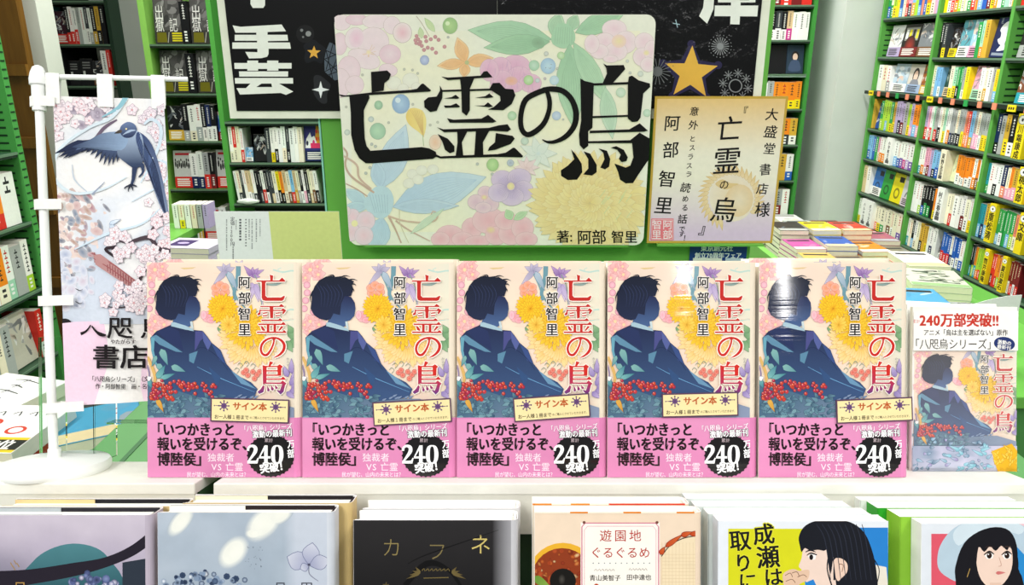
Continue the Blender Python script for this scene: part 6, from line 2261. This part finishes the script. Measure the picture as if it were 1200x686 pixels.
# -------------------------------------------------- small dark shelf unit between pale pillar and grey wall
DY = 4.5
dx0, dx1 = onY(50, 60, DY).x, onY(132, 60, DY).x
dsh = [zof(y, DY - .2) for y in (101, 52)]
DM = Matrix.Translation((dx0, DY - 0.2, 0))
dx0n, dx1n = onY(45, 60, DY - .2).x, onY(133, 60, DY - .2).x
DM = Matrix.Translation((dx0n, DY - 0.2, 0))
DW = dx1n - dx0n
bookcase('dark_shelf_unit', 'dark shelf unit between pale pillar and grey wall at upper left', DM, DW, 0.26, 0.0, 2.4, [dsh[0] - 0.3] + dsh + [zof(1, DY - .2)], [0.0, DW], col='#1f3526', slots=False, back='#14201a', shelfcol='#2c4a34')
row(DM @ Matrix.Translation((0.03, 0.012, dsh[1] + 0.0012)), DW - 0.06, 0.2, 0.13, 'navy/grey sky/orange F:#3a1626:red:ink:4 black/red white/red white/red grey white dark/white white/grey black/gold gold/black black', 'upper shelf of dark shelf unit', 'books in the dark shelf unit')
row(DM @ Matrix.Translation((0.03, 0.012, dsh[0] + 0.0012)), DW - 0.06, 0.2, 0.13, 'dark F:cream::blank:1.4 black F:black::hundred:2.6 F:black::hundred:2.8 F:#26262a:brown:ink:2.6 white red/maroon', 'lower shelf of dark shelf unit', 'books in the dark shelf unit')

# -------------------------------------------------- left side bookcase (face towards +X)
LX = -1.72
LM = Matrix.Translation((LX, 1.75, 0)) @ Matrix.Rotation(radians(90), 4, 'Z')
lsh = [onX(12, y, LX).z for y in (448, 356, 268, 180)]
LC = bookcase('left_side_bookcase', 'green slotted bookcase at the left edge facing the aisle', LM, 0.86, 0.26, 0.0, 2.2, lsh, [0.0, 0.86], col='#4a9648', thick=0.03)
m = MB()
for k in range(60):
    z = 0.5 + k * 0.028
    m.box(0.86 - 0.015 + 0.004, 0.86 + 0.015 - 0.004, -0.0048, -0.0041, z, z + 0.006, '#1d3a22')
tag(m.build('slot_row', MAT_PAINT, LC), kind='stuff')
LR = {2: 'white/red grey red/orange white orange/red white', 1: 'white/lime cream white/yellow lime/white white/gold cream/white orange/cream white/mint grey white/lime', 0: 'white/grey cream/white grey white white/grey cream grey F:#c9c4b4::ink:3.6 red/white'}
for lv, spec in LR.items():
    row(LM @ Matrix.Translation((0.36, 0.012, lsh[lv] + 0.0012)), 0.46, 0.19, 0.12, spec, {2: 'upper', 1: 'middle', 0: 'lower'}[lv] + ' shelf of left side bookcase', 'books in the left side bookcase')


# ================================================================== piles of books lying on tables
def pile(px, py, ztop, zbase, cols, label, w=0.105, d=0.148, rot=0, art=None, group=None, pos=None):
    """lying books, top centre seen at the photo point px,py or given on the table"""
    c = Vector(pos + (0,)) if pos else onZ(px, py, ztop)
    t = (ztop - zbase) / len(cols)
    for i, cc_ in enumerate(cols):
        A = Art(0.0)
        base, title = cc_ if isinstance(cc_, tuple) else (cc_, '#2a2a2a')
        b = jit(base)
        A.box(-w / 2, w / 2, -d / 2, d / 2, 0, t - 0.0006, '#ece4cc', top=b)
        A.box(-w / 2 - 0.0004, w / 2 + 0.0004, -d / 2 - 0.0004, d / 2 + 0.0004, 0, 0.0009, b)
        A.box(-w / 2 - 0.0004, w / 2 + 0.0004, -d / 2 - 0.0004, d / 2 + 0.0004, t - 0.0016, t - 0.0004, b)
        A.box(w / 2 - 0.0002, w / 2 + 0.0006, -d / 2 - 0.0004, d / 2 + 0.0004, 0, t - 0.0004, b)
        top = i == len(cols) - 1
        if top:
            zt = t - 0.0004
            A.surf = lambda x, z, e, zt=zt: Vector((x, z, zt + e * 3))
            A.conv = lambda x, y: ((x - .5) * w * .98, (y - .5) * d * .98)
            A.clip = (-w / 2, w / 2, -d / 2, d / 2)
            if art:
                art(A)
            else:
                for _ in range(4):
                    x, y = rb_.uniform(.1, .9), rb_.uniform(.1, .9)
                    A.ell(x, y, rb_.uniform(.08, .25), rb_.uniform(.04, .12), mix(b, rb_.choice(['#f4f0e4', '#2a2a30', '#c89a5a', '#7a8a9a']), rb_.uniform(.1, .4)), n=8, rot=rb_.uniform(0, 90))
                A.poly([(.1, .78), (.9, .78), (.9, .9), (.1, .9)], title)
                A.poly([(0, 0), (1, 0), (1, .22), (0, .22)], jit(rb_.choice(['white', 'tan', 'grey', 'cream'])))
        rr = radians(rot + rb_.uniform(-3, 3))
        o = A.build('lying_book', MAT_PRINT, loc=(c.x + rb_.uniform(-.002, .002), c.y + rb_.uniform(-.002, .002), zbase + i * t + 0.0002), rot=(0, 0, rr))
        k = len(cols) - 1 - i
        lab = label if top else '%s book down under the %s' % (ORD[k], label)
        words = lab.split()
        tag(o, lab + (', topping a pile on the table' if top and group == G_ else ''), 'book', group)


# right table
TZ = 0.72
tb = thing('green_sales_table', 'green table in the right background covered with piles of pocket books', 'table')
m = MB()
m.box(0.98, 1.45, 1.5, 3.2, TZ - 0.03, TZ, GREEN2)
m.build('table_top', MAT_PAINT, tb, bevel=0.003)
m = MB()
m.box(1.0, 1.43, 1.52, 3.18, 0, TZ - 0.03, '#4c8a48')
m.build('table_body', MAT_PAINT, tb)
m = MB()
m.box(0.955, 0.98, 1.5, 3.2, TZ - 0.09, TZ + 0.015, '#6fb04c')
m.build('table_edge', MAT_PAINT, tb)
G_ = 'piles of pocket books on the green table'
for (X_, Y_, zt, n, col, lab) in (
        (1.045, 3.06, .78, 4, '#6f8a74', 'grey-green paperback far left of the table'),
        (1.160, 3.06, .79, 4, '#b8bcb4', 'pale grey paperback beside the wall'),
        (1.275, 3.06, .76, 3, '#8a8e88', 'mid grey paperback under the wall pillar'),
        (1.045, 2.90, .79, 4, '#7a8278', 'dark grey paperback at table edge'),
        (1.160, 2.90, .80, 5, '#9aa09a', 'ash-coloured paperback behind the yellow one'),
        (1.275, 2.90, .80, 5, '#6a4438', 'brown paperback behind the brick-red one'),
        (1.390, 2.90, .78, 4, '#8a4a3c', 'rust paperback near the bookcase plinth'),
        (1.045, 2.74, .83, 6, '#33302c', 'dark-covered paperback with cream pages'),
        (1.160, 2.74, .83, 6, '#dccb14', 'bright yellow paperback'),
        (1.275, 2.74, .83, 6, '#bc3c28', 'brick-red paperback'),
        (1.390, 2.74, .79, 4, '#a05a68', 'dusty pink paperback'),
        (1.045, 2.58, .80, 5, '#b04a8c', 'magenta paperback'),
        (1.160, 2.58, .81, 5, '#2f55a4', 'deep blue paperback'),
        (1.275, 2.58, .79, 4, '#da8424', 'orange paperback'),
        (1.390, 2.58, .77, 3, '#7a7a64', 'olive paperback'),
        (1.045, 2.42, .79, 4, '#cfae5a', 'gold-toned paperback'),
        (1.160, 2.42, .78, 3, '#8a7a5c', 'tan paperback')):
    pile(0, 0, zt, TZ, [col] * n, lab, .105, .148, rb_.uniform(-2, 2), group=G_, pos=(X_ + rb_.uniform(-.003, .003), Y_ + rb_.uniform(-.002, .002)))


def sketch(A):
    for k in range(26):
        x, y = rb_.random(), rb_.uniform(.2, 1)
        A.ribbon([(x, y, .02), (x + rb_.uniform(-.3, .3), y + rb_.uniform(-.1, .1), .05), (x + rb_.uniform(-.3, .3), y + rb_.uniform(-.1, .1), .01)], rb_.choice(['#2c3a30', '#5a6a58', '#8a9a84']), sub=3)
    A.poly([(0, 0), (1, 0), (1, .16), (0, .16)], '#8fb07a')


pile(1075, 303, .79, TZ, ['#d8a890', '#c8604a', '#e8e4dc'], 'white paperback with red-brown marks at the plinth', .13, .188, -8, group=G_)
pile(1094, 325, .80, TZ, ['#c8ccb8'] * 4, 'white large book with dark green ink sketch', .16, .19, -14, art=sketch, group=G_)
pile(1137, 365, .80, TZ, ['#a8a4ac'] * 3, 'grey ink-wash book right of the bright blue book', .10, .15, -10, art=sketch, group=G_)
pile(1078, 348, .83, TZ, ['#2f8fb8', '#3f9ac4', '#58a8cc', '#2f8fb8', '#4f9cc0'], 'bright blue paperback with pale page edges', .12, .155, -12, group=G_)
# curled white sheet
m = MB()
cp = onZ(1128, 392, .80)
M_ = Matrix.Translation((cp.x, cp.y, TZ + 0.001)) @ Matrix.Rotation(radians(-14), 4, 'Z')
NN = 14
hh = [0.065 + 0.115 * sin(k / NN * 1.65) for k in range(NN + 1)]
for k in range(NN):
    a, b = k / NN, (k + 1) / NN
    xa, xb = -0.13 + 0.25 * a, -0.13 + 0.25 * b
    ya, yb = 0.03 * (a - .5) ** 2 * 4, 0.03 * (b - .5) ** 2 * 4
    for o_, fl in ((0, 0), (0.0012, 1)):
        m.face([Vector((xa, ya + o_, 0)), Vector((xb, yb + o_, 0)), Vector((xb, yb + o_, hh[k + 1])), Vector((xa, ya + o_, hh[k]))], '#e9ebe6')
    m.face([Vector((xa, ya, hh[k])), Vector((xb, yb, hh[k + 1])), Vector((xb, yb + .0012, hh[k + 1])), Vector((xa, ya + .0012, hh[k]))], '#f4f4f0')
tag(m.build('curved_white_sheet', MAT_PAPER, M=M_, smooth=True), 'blank white card with a curved top standing behind the advert card', 'card')

# ledge with piles in front of the light green bookcase
LGZ = 0.76
m = MB()
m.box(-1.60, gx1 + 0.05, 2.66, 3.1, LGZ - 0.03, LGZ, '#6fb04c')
lg = thing('green_ledge', 'green ledge in front of the light green bookcase carrying book piles', 'ledge')
m.build('ledge_top', MAT_PAINT, lg)
m = MB()
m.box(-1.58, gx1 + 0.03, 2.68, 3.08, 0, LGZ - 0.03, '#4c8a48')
m.build('ledge_body', MAT_PAINT, lg)
G2 = 'books piled before the light green bookcase'
def ring_(A):
    A.poly([(0, 0), (1, 0), (1, 1), (0, 1)], '#cfc9d2')
    A.poly([(.1, .2), (.5, .2), (.5, .8), (.1, .8)], '#4a3a66')
    A.ell(.3, .5, .12, .1, '#b8a8cc', n=10)
pile(226, 285, .87, LGZ, ['#b8b0c4'] * 6, 'lilac-white paperback with purple emblem panel', .17, .13, -6, art=ring_, group=G2)
pile(250, 292, .84, LGZ, ['#2c2a30', '#3a3640', '#4a4450', '#f0ece0'], 'white paperback with dark copies beneath', .09, .12, -8, group=G2)
for k in range(6):
    p = onY(206 + k * 7, 275, 3.0)
    A = spine_mesh(0.021, 0.10, 0.08, ['white', 'cream', 'white', 'cream', 'grey', 'lilac'][k], 'yellow' if k == 1 else None)
    M_ = Matrix.Translation((p.x, 3.0, LGZ + 0.001))
    tag(A.build('upright_paperback', MAT_PRINT, M=M_), ['white', 'cream', 'white', 'cream', 'grey', 'lilac'][k] + ' thin upright paperback, %s from left behind the lilac pile' % ORD[k], 'book', 'upright paperbacks behind the lilac pile')

# ---- piles at the far left on the low table
def wtitle(A):
    A.poly([(0, 0), (1, 0), (1, 1), (0, 1)], '#ecebe4')
    for k in range(5):
        y = .86 - k * .17
        A.ribbon([(.3 + .1 * (k % 2), y, .02), (.45, y + .03, .025), (.7 - .1 * (k % 2), y - .02, .02)], '#3a3a3c', sub=3)
        A.ribbon([(.5, y + .06, .02), (.46, y - .05, .02)], '#3a3a3c', sub=2)
    A.poly([(.0, .0), (1, 0), (1, .14), (0, .14)], '#c8402c')


def ctitle(A):
    A.poly([(0, 0), (1, 0), (1, 1), (0, 1)], '#f0efe8')
    for (x, y) in ((.3, .6), (.7, .45)):
        A.ell(x, y, .12, .09, '#c8402c', n=16)
        A.ell(x, y, .08, .06, '#f0efe8', n=14)
    for k in range(4):
        A.ribbon([(.2 + k * .2, .80, .02), (.26 + k * .2, .86, .02), (.3 + k * .2, .76, .02)], '#3a3a3c', sub=2)
    A.poly([(0, 0), (1, 0), (1, .3), (0, .3)], '#e4c024')
    A.poly([(0, .05), (1, .05), (1, .25), (0, .25)], '#1f1e1c')
    A.text('令和1位', .3, .15, .20, '#f4f2e6', bold=.03, sx=.9)


def btitle(A):
    A.poly([(0, 0), (1, 0), (1, 1), (0, 1)], '#e4c024')
    A.poly([(0, .08), (1, .08), (1, .62), (0, .62)], '#1f1e1c')
    A.text('令和1位', .04, .34, .34, '#f4f2e6', bold=.04, sx=.72)


def atp(px, py, z):
    p = onZ(px, py, z)
    return p


G3 = 'book piles on the low green table at the left'
pile(4, 460, .89, .80, ['#e4e0d4'] * 4, 'white book with brushed black title and red lower strip', .14, .13, -14, art=wtitle, group=G3)
pile(2, 501, .90, .80, [('#a83a24', '#222')] * 3 + [('#f0efe8', '#222')], 'white book with red rings and black-and-yellow lettered band', .135, .15, -4, art=ctitle, group=G3)
pile(118, 487, .88, .80, ['#2f7f9a', '#3a9ab0', '#c8b83a', '#3f8fb0'], 'blue book seen through the clear acrylic stand', .12, .16, 30, group=G3)
pile(150, 488, .86, .80, ['#c8b83a', '#d8c860', '#b8a83a'], 'yellow-covered book beside the blue one behind the banner', .10, .14, 30, group=G3) if False else None

# clear acrylic stand behind the banner pole
ac = thing('acrylic_stand', 'clear acrylic leaflet stand just behind the banner pole', 'stand', M=TF.M @ Matrix.Translation((TF.pz(48, 545)[0], TF.pz(48, 545)[1] - 0.002, 0)))
AW = TF.pz(112, 545)[0] - TF.pz(48, 545)[0]
for nm, b_ in (('front_pane', (0, AW, 0, 0.0018, 0, 0.118)), ('side_pane', (0, 0.0018, 0.0022, 0.04, 0, 0.118)), ('side_pane', (AW - 0.0018, AW, 0.0022, 0.04, 0, 0.10)), ('shelf_pane', (AW + .0004, AW + 0.075, 0.02, 0.036, 0.034, 0.0355))):
    m = MB()
    m.box(*b_, '#f4fbf8')
    m.build(nm, MAT_CLEAR, ac)

# crumpled plastic bag end on the low bookcase shelf
p = onY(289, 233, MY - 0.03)
m = MB()
rz = random.Random(3)
pts = []
NU, NV = 12, 6
for j in range(NV + 1):
    r = []
    for i in range(NU):
        a = 2 * pi * i / NU
        e = sin(pi * (j + .6) / (NV + 1.2))
        k = 1 + rz.uniform(-.16, .16)
        r.append(Vector((0.052 * cos(a) * e * k, 0.012 * sin(a) * e * k, 0.026 * (j / NV) * (1 + rz.uniform(-.05, .05)))))
    pts.append(r)
for j in range(NV):
    for i in range(NU):
        m.face([pts[j][i], pts[j][(i + 1) % NU], pts[j + 1][(i + 1) % NU], pts[j + 1][i]], '#dfe6dc')
m.face(pts[-1], '#dfe6dc')
m.face(list(reversed(pts[0])), '#dfe6dc')
tag(m.build('crumpled_plastic', MAT_GLOSSY, loc=(p.x, MY - 0.0165, msh[0] + 0.002)), 'crumpled clear plastic wrap lying at the left end of the lower shelf', 'plastic wrap')

bpy.data.objects.remove(_fo)
